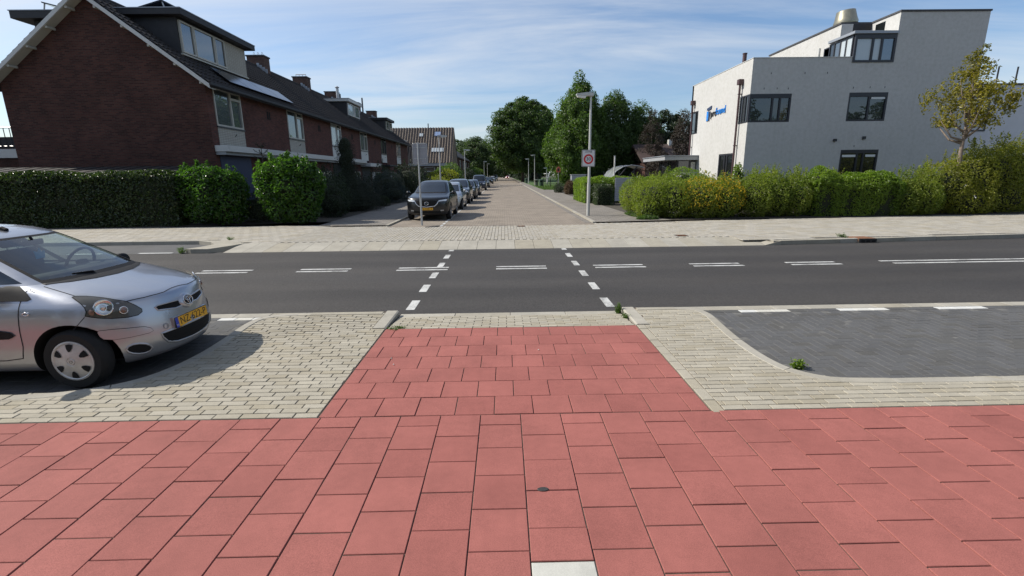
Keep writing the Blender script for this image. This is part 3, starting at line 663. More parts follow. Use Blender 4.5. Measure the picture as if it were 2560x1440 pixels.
# ================================================================ buildings
def pantiles(mb, P0, U, Vv, nu, nv, per, amp, lift=.03):
    """wave-profile tile courses on the plane P0 + u*U + v*Vv; normal from cross(U,Vv)"""
    U = Vector(U); Vv = Vector(Vv); N = U.cross(Vv).normalized(); P0 = Vector(P0); ul = U.length; vl = Vv.length
    nw = max(1, round(ul/per)); cols = nw*6; rows = []
    for j in range(nv):
        for e in (0, 1):
            v = (j+e*.999)/nv; row = []
            for i in range(cols+1):
                u = i/cols; ph = (i % 6)/6; w = amp*(math.sin(2*math.pi*ph)+.35*math.sin(4*math.pi*ph))
                row.append(P0+U*u+Vv*v+N*(w+lift*(1-e)))
            rows.append(row)
    mb.grid(rows); return mb
def window_y(parent, x, y0, y1, z0, z1, sx=1, frame='white_paint', glass='glass_sky', fw_=.07, mull=(.62,), vent=None, proud=.03, name='window', blind=None):
    """window in a wall facing sx along x; frame pieces, each pane its own sub-part"""
    mb = MB(); a, b_ = (x-.06*sx, x+proud*sx)
    mb.box(a, b_, y0, y1, z0, z0+fw_).box(a, b_, y0, y1, z1-fw_, z1).box(a, b_, y0, y0+fw_, z0+fw_, z1-fw_).box(a, b_, y1-fw_, y1, z0+fw_, z1-fw_)
    ys = [y0+fw_]
    for m_ in mull:
        ym = y0+(y1-y0)*m_; mb.box(a, b_-.004*sx, ym-fw_*.6, ym+fw_*.6, z0+fw_, z1-fw_); ys += [ym-fw_*.6, ym+fw_*.6]
    ys.append(y1-fw_)
    if vent:
        k, zf = vent; zv = z0+(z1-z0)*zf; mb.box(a, b_-.006*sx, ys[2*k], ys[2*k+1], zv-.05, zv+.05)
    w = mb.obj(name, frame, parent)
    for k in range(0, len(ys), 2):
        B('pane', glass if not isinstance(glass, (list, tuple)) else glass[k//2], x-.03*sx, x-.01*sx, ys[k], ys[k+1], z0+fw_, z1-fw_, w)
    return w
def window_x(parent, y, x0, x1, z0, z1, frame='dark_frame', glass='glass_dark', fw_=.09, mull=(), name='window', proud=.02, top=0):
    mb = MB(); a, b_ = y-proud, y+.10
    mb.box(x0, x1, a, b_, z0, z0+fw_).box(x0, x1, a, b_, z1-fw_-top, z1).box(x0, x0+fw_, a, b_, z0+fw_, z1-fw_-top).box(x1-fw_, x1, a, b_, z0+fw_, z1-fw_-top)
    xs = [x0+fw_]
    for m_ in mull:
        xm = x0+(x1-x0)*m_; mb.box(xm-fw_*.5, xm+fw_*.5, a+.004, b_, z0+fw_, z1-fw_-top); xs += [xm-fw_*.5, xm+fw_*.5]
    xs.append(x1-fw_)
    w = mb.obj(name, frame, parent)
    for k in range(0, len(xs), 2):
        g = glass if isinstance(glass, str) else glass[k//2]
        B('pane', g, xs[k], xs[k+1], y+.04, y+.055, z0+fw_, z1-fw_-top, w)
    return w
# ---------------------------------------------------------------- terrace of six houses
XF, XB, XR = -12.75, -21.35, -17.05; ZE, ZR = 6.12, 9.40; Y0, HW = 22.1, 7.33
SL = (ZR-ZE)/(XF-XR)
def terrace(i):
    y0 = Y0+HW*i; y1 = y0+HW-.004; e = .002 if i else 0
    lab = ['dark brick end terrace house with a blank gable wall, wide dormer and solar panels', 'second terrace house from the blank gable, with cream tiles below its window',
           'third terrace house from the blank gable, behind the dark clipped yew column', 'fourth terrace house from the blank gable, with a white framed dormer and steel flue',
           'fifth terrace house from the blank gable, with plain white panel and no dormer', 'sixth terrace house from the blank gable, with a small dark dormer'][i]
    T = thing('terraced_house', lab, 'house', (XF, y0, 0), group='terrace of six brick houses')
    # front wall around window column
    wy0, wy1 = y0+.50, y0+2.80
    f = MB(); f.box(XF, XF-.3, y0, wy0, 3.0, ZE).box(XF, XF-.3, wy1, y1, 3.0, ZE).box(XF, XF-.3, wy0, wy1, 5.93, ZE).box(XF, XF-.3, y0, y1, 0, 3.0).box(XF-.12, XF-.3, wy0, wy1, 3.0, 5.93)
    f.obj('front_wall', 'house_brick_front', T)
    # gable / party walls and back
    if i == 0:
        MB().prism([(XB, 0), (XF-.3, 0), (XF-.3, ZE-.02), (XR, ZR-.22), (XB, ZE-.02)], 'y', y0, y0+.3).obj('gable_wall', 'house_brick', T)
        MB().box(XF-.3, XF-.001, y0-.001, y0, 0, ZE).obj('corner_bricks', 'house_brick', T)
    if i == 5: MB().prism([(XB, 0), (XF-.3, 0), (XF-.3, ZE-.02), (XR, ZR-.22), (XB, ZE-.02)], 'y', y1-.3, y1).obj('gable_wall', 'house_brick', T)
    B('back_wall', 'house_brick', XB, XB+.3, y0+.3*(i == 0), y1-.3*(i == 5), 0, ZE-.05, T)
    # roof: two slopes of pantiles on a deck
    ya = y0-(.42 if i == 0 else 0); yb = y1+(.3 if i == 5 else 0); ov = .42
    d = MB().prism([(XF+ov, ZE-ov*SL-.16), (XF+ov, ZE-ov*SL-.03), (XR, ZR-.03), (XB-ov, ZE-ov*SL-.03), (XB-ov, ZE-ov*SL-.16), (XR, ZR-.17)], 'y', ya+.02, yb-.002).obj('roof', 'dark_board', T)
    mb = MB(); zz0 = ZE-ov*SL
    pantiles(mb, (XF+ov, ya, zz0), (0, yb-ya, 0), (XR-XF-ov, 0, ZR-zz0), 0, 15, .30, .034, .045)
    mb.obj('roof_tiles', 'pantile_dark', d, smooth=False, kind='stuff')
    mb = MB(); pantiles(mb, (XB-ov, yb, zz0), (0, ya-yb, 0), (XR-XB+ov, 0, ZR-zz0), 0, 17, .29, .022)
    mb.obj('roof_tiles', 'pantile_dark', d, kind='stuff')
    MB().tube([(XR, ya, ZR), (XR, yb, ZR)], .11, 10).obj('ridge', 'pantile_dark', d)
    # gutter
    MB().prism([(XF+.40, ZE-.42), (XF+.40, ZE-.30), (XF+.53, ZE-.30), (XF+.53, ZE-.40), (XF+.48, ZE-.45)], 'y', ya, yb).obj('gutter', 'dark_board', T)
    B('soffit', 'dark_board', XF+.002, XF+.40, y0, y1, ZE-.36, ZE-.33, T)
    # window column
    fr = ['cream_paint', 'cream_paint', 'white_paint', 'cream_paint', 'dark_frame', 'cream_paint'][i]
    gl = [['glass_sky', 'glass_sky'], ['glass_sky', 'glass_sky'], ['glass_curtain', 'glass_sky'], ['glass_sky', 'glass_dark'], ['glass_dark', 'glass_dark'], ['glass_dark', 'glass_dark']][i]
    window_y(T, XF-.04, wy0+.03, wy1-.03, 4.17, 5.80, 1, fr, gl, .075, (.60,), (1, .80), proud=.06)
    B('lintel', fr, XF-.1, XF+.035, wy0, wy1, 5.81, 5.93, T)
    B('sill', 'dark_frame', XF-.1, XF+.05, wy0, wy1, 4.10, 4.165, T)
    B('spandrel_panel', 'cream_tile' if i < 2 else 'white_paint', XF-.1, XF+.012, wy0+.03, wy1-.03, 3.31, 4.095, T)
    MB().tube([(XF+.03, wy0+1.35, 3.80), (XF+.16, wy0+1.25, 3.88)], .018, 6).obj('hook', 'dark_frame', T)
    # canopy band, porch and ground floor
    if i in (0, 1, 2): B('canopy', 'white_paint', XF+.002, XF+.62, y0+.06, y1-.06, 3.03, 3.30, T, ch=.01); B('canopy_soffit', 'grey_trim', XF+.003, XF+.45, y0+.10, y1-.10, 2.90, 3.028, T)
    else: B('canopy', 'white_paint' if i == 3 else 'dark_board', XF+.002, XF+.9, y0+.06, y0+4.2, 2.75 if i == 3 else 2.9, 3.05, T, ch=.01)
    B('garage_door', 'blue_door' if i == 0 else 'dark_board', XF+.002, XF+.03, y0+.35, y0+3.0, 0, 2.88, T)
    dr = B('door', 'white_paint' if i > 2 else 'blue_door', XF+.002, XF+.05, y0+3.6, y0+4.6, .1, 2.3, T); B('handle', 'chrome', XF+.052, XF+.09, y0+3.7, y0+3.75, 1.0, 1.15, dr)
    window_y(T, XF+.03, y0+5.0, y0+6.9, .6, 2.3, 1, 'cream_paint', 'glass_dark', .07, (.5,))
    v = B('air_vent', 'void_black', XF-.02, XF+.004, y0+5.35, y0+5.75, 4.95, 5.35, T)
    B('air_vent_bar', 'house_brick_front', XF+.004, XF+.012, y0+5.53, y0+5.57, 4.95, 5.35, T)
    return T
TH = [terrace(i) for i in range(6)]
# barge boards and brackets of the near gable
T = TH[0]; ya = Y0-.46
for s in (1, -1):
    xe = XF+.45 if s > 0 else XB-.45; ze = ZE-.45*SL
    MB().prism([(xe, ze-.20), (xe, ze-.02), (XR, ZR-.02), (XR, ZR-.20)], 'y', ya, ya+.05).obj('barge_board', 'white_paint', T)
    MB().prism([(xe, ze-.205), (xe, ze-.19), (XR, ZR-.19), (XR, ZR-.205)], 'y', ya+.05, Y0-.003).obj('barge_soffit', 'cream_paint', T)
    for k in range(5):
        t = .08+k*.2; x = xe+(XR-xe)*t; z = ze+(ZR-ze)*t-.205
        MB().box(x-.045, x+.045, Y0-.40, Y0-.005, z-.10, z-.012+.0).obj('purlin_end', 'cream_paint', T)
# dormers
def dormer(T, y0, y1, zs, zt, xf, mat_side='dark_board', fas='dark_board', wins=(), panel=None, frame='white_paint', back=False, ov=.22):
    s = 1; D = MB().box(XR+.2, xf, y0, y1, zs-.6, zt).obj('dormer', mat_side, T)
    MB().box(XR-.1, xf+ov+.12, y0-ov, y1+ov, zt, zt+.24, .01).obj('dormer_roof', fas, D); B('dormer_trim', 'lead', XR-.1, xf+ov+.14, y0-ov-.02, y1+ov+.02, zt+.241, zt+.275, D)
    for (a, b_, g) in wins: window_y(D, xf+.055, a, b_, zs+.06, zt-.10, 1, frame, g, .07, (), proud=.04)
    if panel: B('dormer_panel', 'cream_tile', xf+.002, xf+.02, panel[0], panel[1], zs+.02, zt-.05, D)
    return D
D = dormer(TH[0], 22.92, 28.55, 7.22, 8.68, -14.05, wins=((23.02, 23.95, 'glass_sky'), (23.98, 25.55, 'glass_sky'), (25.58, 26.42, 'glass_dark')), panel=(26.50, 28.48), frame='cream_paint', ov=.32)
B('sill', 'cream_paint', -14.05, -13.96, 22.95, 28.5, 7.18, 7.24, D)
for k, (z, hh) in enumerate(((7.55, .09), (7.5, .15), (7.52, .1))): MB().lathe([(0, 0), (.06, 0), (.07, hh), (.05, hh*1.2), (0, hh*1.2)], 10, Matrix.Translation((-14.16, 24.2+.5*k, 7.30))).obj('vase', 'white_paint', D)
D2 = dormer(TH[3], 46.1, 49.9, 7.30, 8.50, -14.15, wins=((46.25, 48.2, 'glass_curtain'), (48.3, 49.75, 'glass_sky')), fas='white_paint', frame='white_paint', ov=.18)
dormer(TH[5], 60.6, 64.3, 7.35, 8.45, -14.2, wins=((61.0, 62.3, 'glass_dark'), (62.8, 64.0, 'glass_dark')), fas='dark_board', frame='cream_paint', ov=.18)
# back dormer of the end house
bd = MB().box(XR-.2, -20.1, 22.95, 28.5, 6.7, 8.55).obj('dormer', 'dark_board', TH[0]); MB().box(XR, -20.75, 22.6, 28.9, 8.56, 8.85, .01).obj('dormer_roof', 'dark_board', bd); B('dormer_trim', 'lead', XR, -20.78, 22.58, 28.92, 8.852, 8.885, bd)
# solar panels: row under the dormer, tilted ones on the flat roofs
Nn = Vector((SL, 0, 1)).normalized()
for k in range(4):
    ya_ = 24.0+k*1.72; pts = []
    for (a, b_) in ((.15, 0), (.15, 1.68), (1.02, 1.68), (1.02, 0)):
        x = XF+.25-a; z = ZE+(XF-x)*SL+.16; pts.append((x, ya_+b_, z))
    pts2 = [tuple(Vector(p)+Nn*.04) for p in pts]
    MB().mesh(pts+pts2, [(3, 2, 1, 0), (4, 5, 6, 7), (0, 1, 5, 4), (1, 2, 6, 5), (2, 3, 7, 6), (3, 0, 4, 7)]).obj('solar_panel', 'solar', TH[0])
for (xa, xb, yy) in ((-16.4, -14.75, 23.3), (-20.0, -18.1, 23.4)):
    s = 1 if xa > -17 else -1
    MB().prism([(xa, 8.98), (xb, 9.42), (xb, 9.47), (xa, 9.03)] if s > 0 else [(xb, 8.92), (xa, 9.40), (xa, 9.45), (xb, 8.97)], 'y', yy, yy+3.6).obj('solar_panel', 'solar', TH[0])
    MB().tube([(xb+.1 if s > 0 else xa-.1, yy+.1, 8.9), (xb-.05 if s > 0 else xa+.05, yy+.1, 9.40)], .03, 6).obj('panel_strut', 'galv', TH[0])
MB().lathe([(.10, 0), (.10, .22), (.15, .24), (.15, .30), (.09, .34), (.09, .46), (.13, .48), (.02, .56)], 12, Matrix.Translation((-16.1, 27.3, 8.93))).obj('flue_cowl', 'pipe_maroon', TH[0])
# chimneys
for k, i in ((2, 1), (3, 2), (4, 3), (5, 4), (6, 5)):
    y = Y0+HW*k-.4; T = TH[i]; hgt = 10.02
    ch = MB().box(XR-.55, XR+.62, y-.42, y+.42, 8.6, hgt, .01).obj('chimney', 'chimney_brick', T); B('chimney_cap', 'roof_felt', XR-.60, XR+.67, y-.47, y+.47, hgt+.001, hgt+.09, ch)
    for j in range(4):
        x = XR+.64+.0; z = ZR-.64*SL+.0
        MB().box(XR+.1+j*.17, XR+.28+j*.17, y-.47, y-.425, ZR-(.10+j*.17)*SL-.02, ZR-(.10+j*.17)*SL+.26).obj('lead_flashing', 'lead', ch)
    if k == 3:
        fr_ = MB(); fr_.tube([(XR-.4, y, hgt+.3), (XR+.45, y, hgt+.3)], .03, 6)
        for j in range(4): fr_.tube([(XR-.4+j*.28, y, hgt), (XR-.4+j*.28, y, hgt+.3)], .02, 5)
        fr_.obj('chimney_frame', 'galv', ch)
    if k == 2:
        for j in range(3): MB().tube([(XR-.2+j*.28, y+.12*math.cos(a), hgt+.22+.12*math.sin(a)) for a in np.linspace(0, 6.28, 13)], .014, 5).obj('bird_ring', 'galv', ch)
MB().tube([(-15.6, 48.4, 8.7), (-15.6, 48.4, 10.0)], .13, 12).obj('steel_flue', 'galv', TH[3]); MB().lathe([(.2, 0), (.2, .05), (.02, .16)], 12, Matrix.Translation((-15.6, 48.4, 10.05))).obj('flue_cap', 'galv', TH[3])
MB().tube([(-15.9, 50.0, 8.7), (-15.9, 50.0, 9.75)], .08, 8).obj('vent_pipe', 'dark_frame', TH[3]); MB().tube([(-16.6, 60.2, 9), (-16.6, 60.2, 10.9)], .09, 8).obj('vent_pipe', 'dark_frame', TH[4])
# rear extension with terrace beside the gable
T = thing('rear_extension', 'flat roofed rear extension with white fascia and roof terrace railing', 'extension', (-24.5, 26, 0))
B('wall', 'house_brick', -29, -21.5, 26.0, 32, 0, 3.0, T); B('fascia', 'white_paint', -29.2, -21.36, 25.9, 26.0, 3.03, 3.47, T); B('roof', 'roof_felt', -29.2, -21.36, 26.002, 32, 3.01, 3.42, T)
rl = MB(); rl.tube([(-29, 26.2, 4.55), (-21.4, 26.2, 4.55)], .04, 6).tube([(-29, 26.2, 3.62), (-21.4, 26.2, 3.62)], .03, 6)
for k in range(26): rl.tube([(-29+k*.3, 26.2, 3.42), (-29+k*.3, 26.2, 4.55)], .02, 5)
rl.obj('railing', 'dark_frame', T); B('planter', 'dark_board', -27, -21.6, 26.4, 27.0, 3.43, 4.1, T)
T = thing('garden_shed', 'low garden shed with brown felt roof behind the clipped hedge', 'shed', (-18, 21, 0))
B('wall', 'dark_board', -24, -13.6, 20.3, 21.9, 0, 2.09, T); MB().prism([(20.05, 2.10), (20.05, 2.16), (21.95, 2.44), (21.95, 2.38)], 'x', -24.3, -13.4).obj('roof', 'shed_roof', T)
for k in range(18): MB().prism([(20.04, 2.162), (20.04, 2.18), (21.94, 2.46), (21.94, 2.442)], 'x', -24.2+k*.6, -24.15+k*.6).obj('roof_batten', 'shed_roof', T)
# ---------------------------------------------------------------- house with the striped pantile roof
def pan_house():
    T = thing('pantile_house', 'tan brick house with a long brown pantile roof and skylights', 'house', (-14, 76, 0))
    xa, xb, ya, yb, ym = -21.5, -7.9, 75.5, 85.5, 80.5; ze, zr = 3.75, 9.35
    B('wall', 'tan_brick', xa, xb-.35, ya+.4, yb-.4, 0, ze, T)
    MB().prism([(ya+.4, 0), (ya+.4, ze), (ym, zr-.1), (yb-.4, ze), (yb-.4, 0)], 'x', xb-.35, xb-.05).obj('gable_wall', 'tan_brick', T)
    rf = MB().prism([(ya, ze-.12), (ya, ze), (ym, zr), (yb, ze), (yb, ze-.12), (ym, zr-.12)], 'x', xa, xb).obj('roof', 'dark_board', T)
    mb = MB(); pantiles(mb, (xa, ya-.05, ze+.02), (xb-xa, 0, 0), (0, ym-ya+.05, zr-ze), 0, 20, .42, .085, .04); mb.obj('roof_tiles', 'pantile_brown', rf, kind='stuff')
    B('fascia', 'grey_trim', xa, xb, ya-.12, ya-.02, ze-.42, ze-.02, T)
    def sk(px0, px1, t0, t1, name='skylight'):
        p = []
        for (x, t) in ((px0, t0), (px1, t0), (px1, t1), (px0, t1)): p.append((x, ya+(ym-ya)*t, ze+(zr-ze)*t+.16))
        q = [(a, b_, c_-.3) for a, b_, c_ in p]; k = MB().mesh(q+p, [(4, 5, 6, 7), (0, 1, 5, 4), (1, 2, 6, 5), (2, 3, 7, 6), (3, 0, 4, 7)]).obj(name, 'dark_frame', rf)
        c = [tuple(Vector(a)+Vector((0, -.01, .015))) for a in [(px0+.12, p[0][1]+.06, p[0][2]+.07), (px1-.12, p[1][1]+.06, p[1][2]+.07), (px1-.12, p[2][1]-.06, p[2][2]-.07), (px0+.12, p[3][1]-.06, p[3][2]-.07)]]
        MB().face(c).obj('pane', 'glass_curtain', k)
    sk(-11.0, -9.8, .72, .86); sk(-13.4, -12.6, .71, .82); sk(-13.2, -12.0, .27, .40); sk(-11.3, -9.2, .27, .40)
    MB().tube([(-12.0, ym, zr), (-12.0, ym, zr+.65)], .08, 8).obj('vent_pipe', 'dark_frame', rf)
    # dormer left part
    d = MB().box(-21, -15.4, 75.9, 79.5, 5.1, 6.85).obj('dormer', 'dark_board', T); B('dormer_roof', 'white_paint', -21.3, -15.1, 75.5, 79.6, 6.852, 7.25, d)
    for k in range(3): window_x(d, 75.87, -20.8+k*1.85, -19.1+k*1.85, 5.2, 6.8, 'white_paint', 'glass_sky', .12)
    MB().box(-20.6, -19.4, 79.6, 80.7, 8.7, 10.3).obj('chimney', 'chimney_brick', T)
    window_x(T, 75.87, -12.2, -10.6, 2.5, 3.2, 'white_paint', 'glass_curtain', .10); B('garage_canopy', 'dark_board', -13.5, -8.4, 74.2, 75.88, 2.0, 2.3, T); B('garage_door', 'dark_frame', -12.8, -8.6, 75.84, 75.89, 0, 1.98, T)
pan_house()
# second terrace further on: dark, falling away along the street
for i in range(5):
    y0 = 97+i*8.2; y1 = y0+8.19
    T = thing('terraced_house', ['brick terrace house with white boarded dormer beyond the pantile house', 'brick terrace house just past the white boarded dormer', 'middle house of the far brick terrace', 'brick terrace house next to last in the far row', 'last brick house of the far terrace before the trees'][i], 'house', (-9.5, y0, 0), group='far brick terrace')
    MB().prism([(-18, 0), (-9.5, 0), (-9.5, 5.6), (-13.7, 8.9), (-18, 5.6)], 'y', y0, y1).obj('wall', 'house_brick', T)
    r_ = MB().prism([(-9.2, 5.35), (-9.2, 5.55), (-13.7, 9.1), (-18.3, 5.55), (-18.3, 5.35), (-13.7, 8.9)], 'y', y0-.05, y1-.06).obj('roof', 'pantile_dark', T)
    if i == 0:
        d = MB().box(-13.5, -10.2, y0+1, y0+7, 6.2, 8.3).obj('dormer', 'white_paint', T); B('dormer_roof', 'white_paint', -13.6, -9.9, y0+.8, y0+7.2, 8.31, 8.55, d)
        for k in range(3): window_y(d, -10.19, y0+1.3+k*1.9, y0+2.9+k*1.9, 6.8, 8.1, 1, 'white_paint', 'glass_dark', .1, ())
    window_y(T, -9.47, y0+1, y0+3.4, 3.3, 5.1, 1, 'cream_paint', 'glass_dark', .08, (.6,)); window_y(T, -9.47, y0+4, y0+7, .8, 2.3, 1, 'cream_paint', 'glass_dark', .08, (.5,))
    MB().box(-14.2, -13.2, y0+7.4, y0+8.1, 8.3, 9.9).obj('chimney', 'chimney_brick', r_)
# ---------------------------------------------------------------- white office
OF = thing('office_building', 'white painted brick office block with flat roofs and black framed windows', 'office building', (13.2, 27, 0))
x0, x1, yf, yb, zt = 13.2, 25.36, 27.0, 35.3, 7.70
# front wall with openings
def wall_x(y, xa, xb, za, zb, holes, th=.25):
    """wall facing -y built of strips round rectangular holes (x0,x1,z0,z1)"""
    mb = MB(); xs = sorted({xa, xb, *[h[0] for h in holes], *[h[1] for h in holes]})
    for a, b_ in zip(xs[:-1], xs[1:]):
        segs = sorted([(h[2], h[3]) for h in holes if h[0] <= a+1e-6 and h[1] >= b_-1e-6]); z = za
        for (p, q) in segs:
            if p > z: mb.box(a, b_, y, y+th, z, p)
            z = q
        if z < zb: mb.box(a, b_, y, y+th, z, zb)
    return mb
fh = [(13.2, 15.45, 4.49, 5.93), (18.55, 20.66, 4.49, 5.95), (18.52, 20.62, .9, 3.0), (18.45, 20.66, 7.45, 9.9)]
wall_x(yf, x0, 20.66, 0, zt, [h if h[3] < 9 else (18.45, 20.66, 7.45, zt) for h in fh]).obj('front_wall', 'white_brick', OF, weld=True)
B('front_wall_tall', 'white_brick', 20.662, x1, yf+.001, yf+.25, 0, 9.85, OF)
# street side wall (facing -x)
mb = MB(); hs = [(27.25, 28.08, 4.49, 5.93), (33.95, 35.3, 4.47, 5.95), (28.30, 30.22, .7, 2.95)]
ys = sorted({27.25, 35.3, *[h[0] for h in hs], *[h[1] for h in hs]})
for a, b_ in zip(ys[:-1], ys[1:]):
    z = 0
    for (p, q) in sorted([(h[2], h[3]) for h in hs if h[0] <= a+1e-6 and h[1] >= b_-1e-6]):
        mb.box(x0, x0+.25, a, b_, z, p); z = q
    mb.box(x0, x0+.25, a, b_, z, zt-.001)
mb.obj('street_wall', 'white_brick', OF, weld=True)
B('back_wall', 'white_brick', x0, x1, yb-.25, yb, 0, 4.46, OF); B('back_wall_upper', 'white_brick', x0, x1, yb-.25, yb, 5.96, zt-.002, OF); B('side_wall', 'white_brick', x1-.25, x1, yf+.25, yb, 0, 9.84, OF)
B('flat_roof', 'roof_felt', x0+.25, x1-.25, yf+.25, yb-.25, 7.2, 7.34, OF); B('floor_slab', 'dark_board', x0+.26, x1-.26, yf+.26, yb-.26, 3.3, 3.5, OF)
B('inner_core', 'dark_board', x0+3, x1-1, yf+2.2, yb-.6, .1, 7.19, OF)
for (a, b_, c, d) in ((x0-.02, 18.45, yf-.025, yf+.27),): B('parapet_cap', 'white_paint', a, b_, c, d, zt+.001, zt+.03, OF)
B('parapet_cap', 'white_paint', x0-.022, x0+.27, yf+.272, yb, zt+.002, zt+.031, OF)
# top storey set back, dark recess, tall front slab
B('upper_wall_street', 'white_brick', 18.95, 19.2, 29.0, 36.2, 7.34, 9.84, OF); B('upper_wall_recess', 'dark_board', 19.2, 20.66, 29.0, 29.25, 7.34, 9.84, OF)
B('upper_fin', 'white_brick', 18.951, 19.6, 28.999, 29.0, 7.34, 9.84, OF)
B('tall_wall_side', 'white_brick', 20.664, 20.9, yf+.25, 29.25, 7.0, 9.84, OF); B('upper_back', 'white_brick', 18.95, x1, 36.2, 36.45, 0, 9.83, OF)
B('upper_roof', 'roof_felt', 18.9, x1+.04, 29.0, 36.5, 9.845, 9.93, OF); B('tall_roof', 'roof_felt', 20.62, x1+.04, yf-.04, 28.998, 9.855, 9.94, OF)
B('side_window_strip', 'glass_dark', 20.655, 20.663, 28.0, 28.7, 8.98, 9.7, OF)
# terrace parapet, vents, cowl
B('terrace_box', 'white_brick', 15.2, 18.0, 31.0, 32.2, 7.34, 8.12, OF); MB().tube([(13.9, 29.5, 7.3), (13.9, 29.5, 8.45)], .11, 10).obj('flue', 'pipe_maroon', OF); MB().lathe([(.13, 0), (.13, .05), (0, .05)], 10, Matrix.Translation((13.9, 29.5, 8.45))).obj('flue_cap', 'pipe_maroon', OF)
MB().tube([(18.9, 30.7, 7.34), (18.9, 30.7, 9.0)], .06, 8).obj('vent_pipe', 'white_paint', OF)
MB().tube([(19.95, 30.2, 9.9), (19.95, 30.2, 10.2)], .42, 16).obj('cowl_base', 'dark_frame', OF); MB().lathe([(.60, 0), (.62, .12), (.56, .3), (.47, .72), (.44, .74), (.0, .74)], 24, Matrix.Translation((19.95, 30.2, 10.12)) @ Matrix.Rotation(R(-6), 4, 'Y')).obj('vent_cowl', 'brass_cowl', OF, smooth=True, auto=40)
MB().prism([(19.2, 9.9), (20.2, 9.9), (20.0, 10.1), (19.6, 10.1)], 'y', 29.9, 30.8).obj('cowl_plinth', 'dark_frame', OF)
# windows
window_x(OF, yf+.02, 13.2, 15.45, 4.49, 5.93, mull=(.56, .74), top=.12); window_x(OF, yf+.02, 18.55, 20.66, 4.49, 5.95, mull=(.54,), top=.12); window_x(OF, yf+.02, 18.52, 20.62, .9, 3.0, mull=(.45, .62), top=.1)
B('pull_blind', 'curtain', 19.8, 20.55, yf+.03, yf+.036, 5.62, 5.72, OF); B('pull_blind', 'curtain', 18.65, 19.4, yf+.03, yf+.036, 2.62, 2.74, OF); B('pull_blind', 'curtain', 19.95, 20.5, yf+.03, yf+.036, 2.62, 2.74, OF)
window_y(OF, x0+.02, 27.10, 28.08, 4.49, 5.93, -1, 'dark_frame', ['glass_dark', 'glass_sky', 'glass_sky'], .08, (.36, .68)); window_y(OF, x0+.04, 33.95, 35.2, 4.47, 5.95, -1, 'dark_frame', 'glass_dark', .09, (.4,)); window_y(OF, x0+.05, 28.30, 30.22, .7, 2.95, -1, 'dark_frame', 'glass_dark', .1, (.45, .62))
window_y(OF, 18.94, 29.7, 30.25, 7.4, 8.85, -1, 'dark_frame', 'glass_dark', .06, ())
# glazed corner bay on the top floor
bw = window_x(OF, yf-.02, 18.45, 20.64, 7.44, 8.80, mull=(.44, .66), glass=['glass_curtain', 'glass_curtain', 'glass_sky'], fw_=.11, name='bay_window', top=.1)
window_y(OF, 18.44, 27.10, 29.0, 7.42, 8.78, -1, 'dark_frame', ['glass_curtain', 'glass_curtain', 'glass_sky', 'glass_dark'], .07, (.28, .52, .78), name='bay_window')
B('bay_roof', 'lead', 18.30, 20.655, yf-.12, 28.99, 8.81, 8.95, OF, ch=.01); B('bay_inside', 'dark_board', 18.75, 20.6, 27.5, 28.9, 7.35, 8.8, OF)
# rainwater pipes with hopper heads
for (y, z0_, z1_) in ((27.96, .1, 6.55), (34.70, 3.0, 6.40)):
    p = MB().tube([(x0-.14, y, z0_), (x0-.14, y, z1_)], .055, 10).obj('downpipe', 'pipe_maroon', OF); MB().box(x0-.27, x0-.01, y-.13, y+.13, z1_, z1_+.28, .01).obj('hopper', 'pipe_maroon', p)
    for z in (z0_+.6, (z0_+z1_)/2, z1_-.5): B('bracket', 'pipe_maroon', x0-.20, x0-.001, y-.07, y+.07, z, z+.04, p)
for (a, z) in ((14.6, 6.15), (13.9, 6.15), (15.2, 6.14), (16.0, 6.9), (17.2, 6.9), (14.2, 6.9), (18.7, 6.15), (19.6, 6.16), (20.4, 6.16), (19.2, 3.15)): B('wall_anchor', 'dark_frame', a, a+.03, yf-.012, yf+.002, z, z+.09, OF)
MB().lathe([(0, -.09), (.07, -.06), (.06, 0)], 10, Matrix.Translation((15.95, yf, 6.32)) @ Matrix.Rotation(R(90), 4, 'X')).obj('wall_light', 'dark_frame', OF); MB().box(18.0, 18.15, yf-.12, yf-.002, 3.45, 3.58).obj('alarm_box', 'dark_frame', OF); MB().box(19.6, 19.74, yf-.1, yf-.002, 3.55, 3.7).obj('wall_lamp', 'dark_frame', OF)
# logo on the street wall, reading along -y
X = x0-.03; lg = Vector((X, 0, 0))
def letters2(txt, size, yc, zc, mat, name):
    me = text_mesh(txt, size, .02); M = basis((0, -1, 0), (0, 0, 1), (X-x0, yc-27, zc)); me.transform(M); me.materials.clear(); me.materials.append(MATS[mat])
    o = bpy.data.objects.new(name, me); COL.objects.link(o); o.parent = OF; return me
m1 = letters2('pro', .60, 31.42, 5.48, 'logo_black', 'logo_letters'); m2 = letters2('found', .60, 30.44, 5.52, 'logo_blue', 'logo_letters')
MB().prism([(32.45, 5.88), (31.78, 5.98), (31.80, 5.80), (32.15, 5.74), (32.45, 5.76)], 'x', X-.02, X+.02).obj('logo_mark', 'logo_navy', OF); MB().prism([(32.45, 5.70), (32.22, 5.68), (32.10, 5.15), (32.45, 5.10)], 'x', X-.02, X+.02).obj('logo_mark', 'logo_blue', OF); MB().prism([(32.12, 5.66), (31.95, 5.66), (32.05, 5.10), (32.20, 5.12)], 'x', X-.025, X+.02).obj('logo_mark', 'logo_navy', OF)
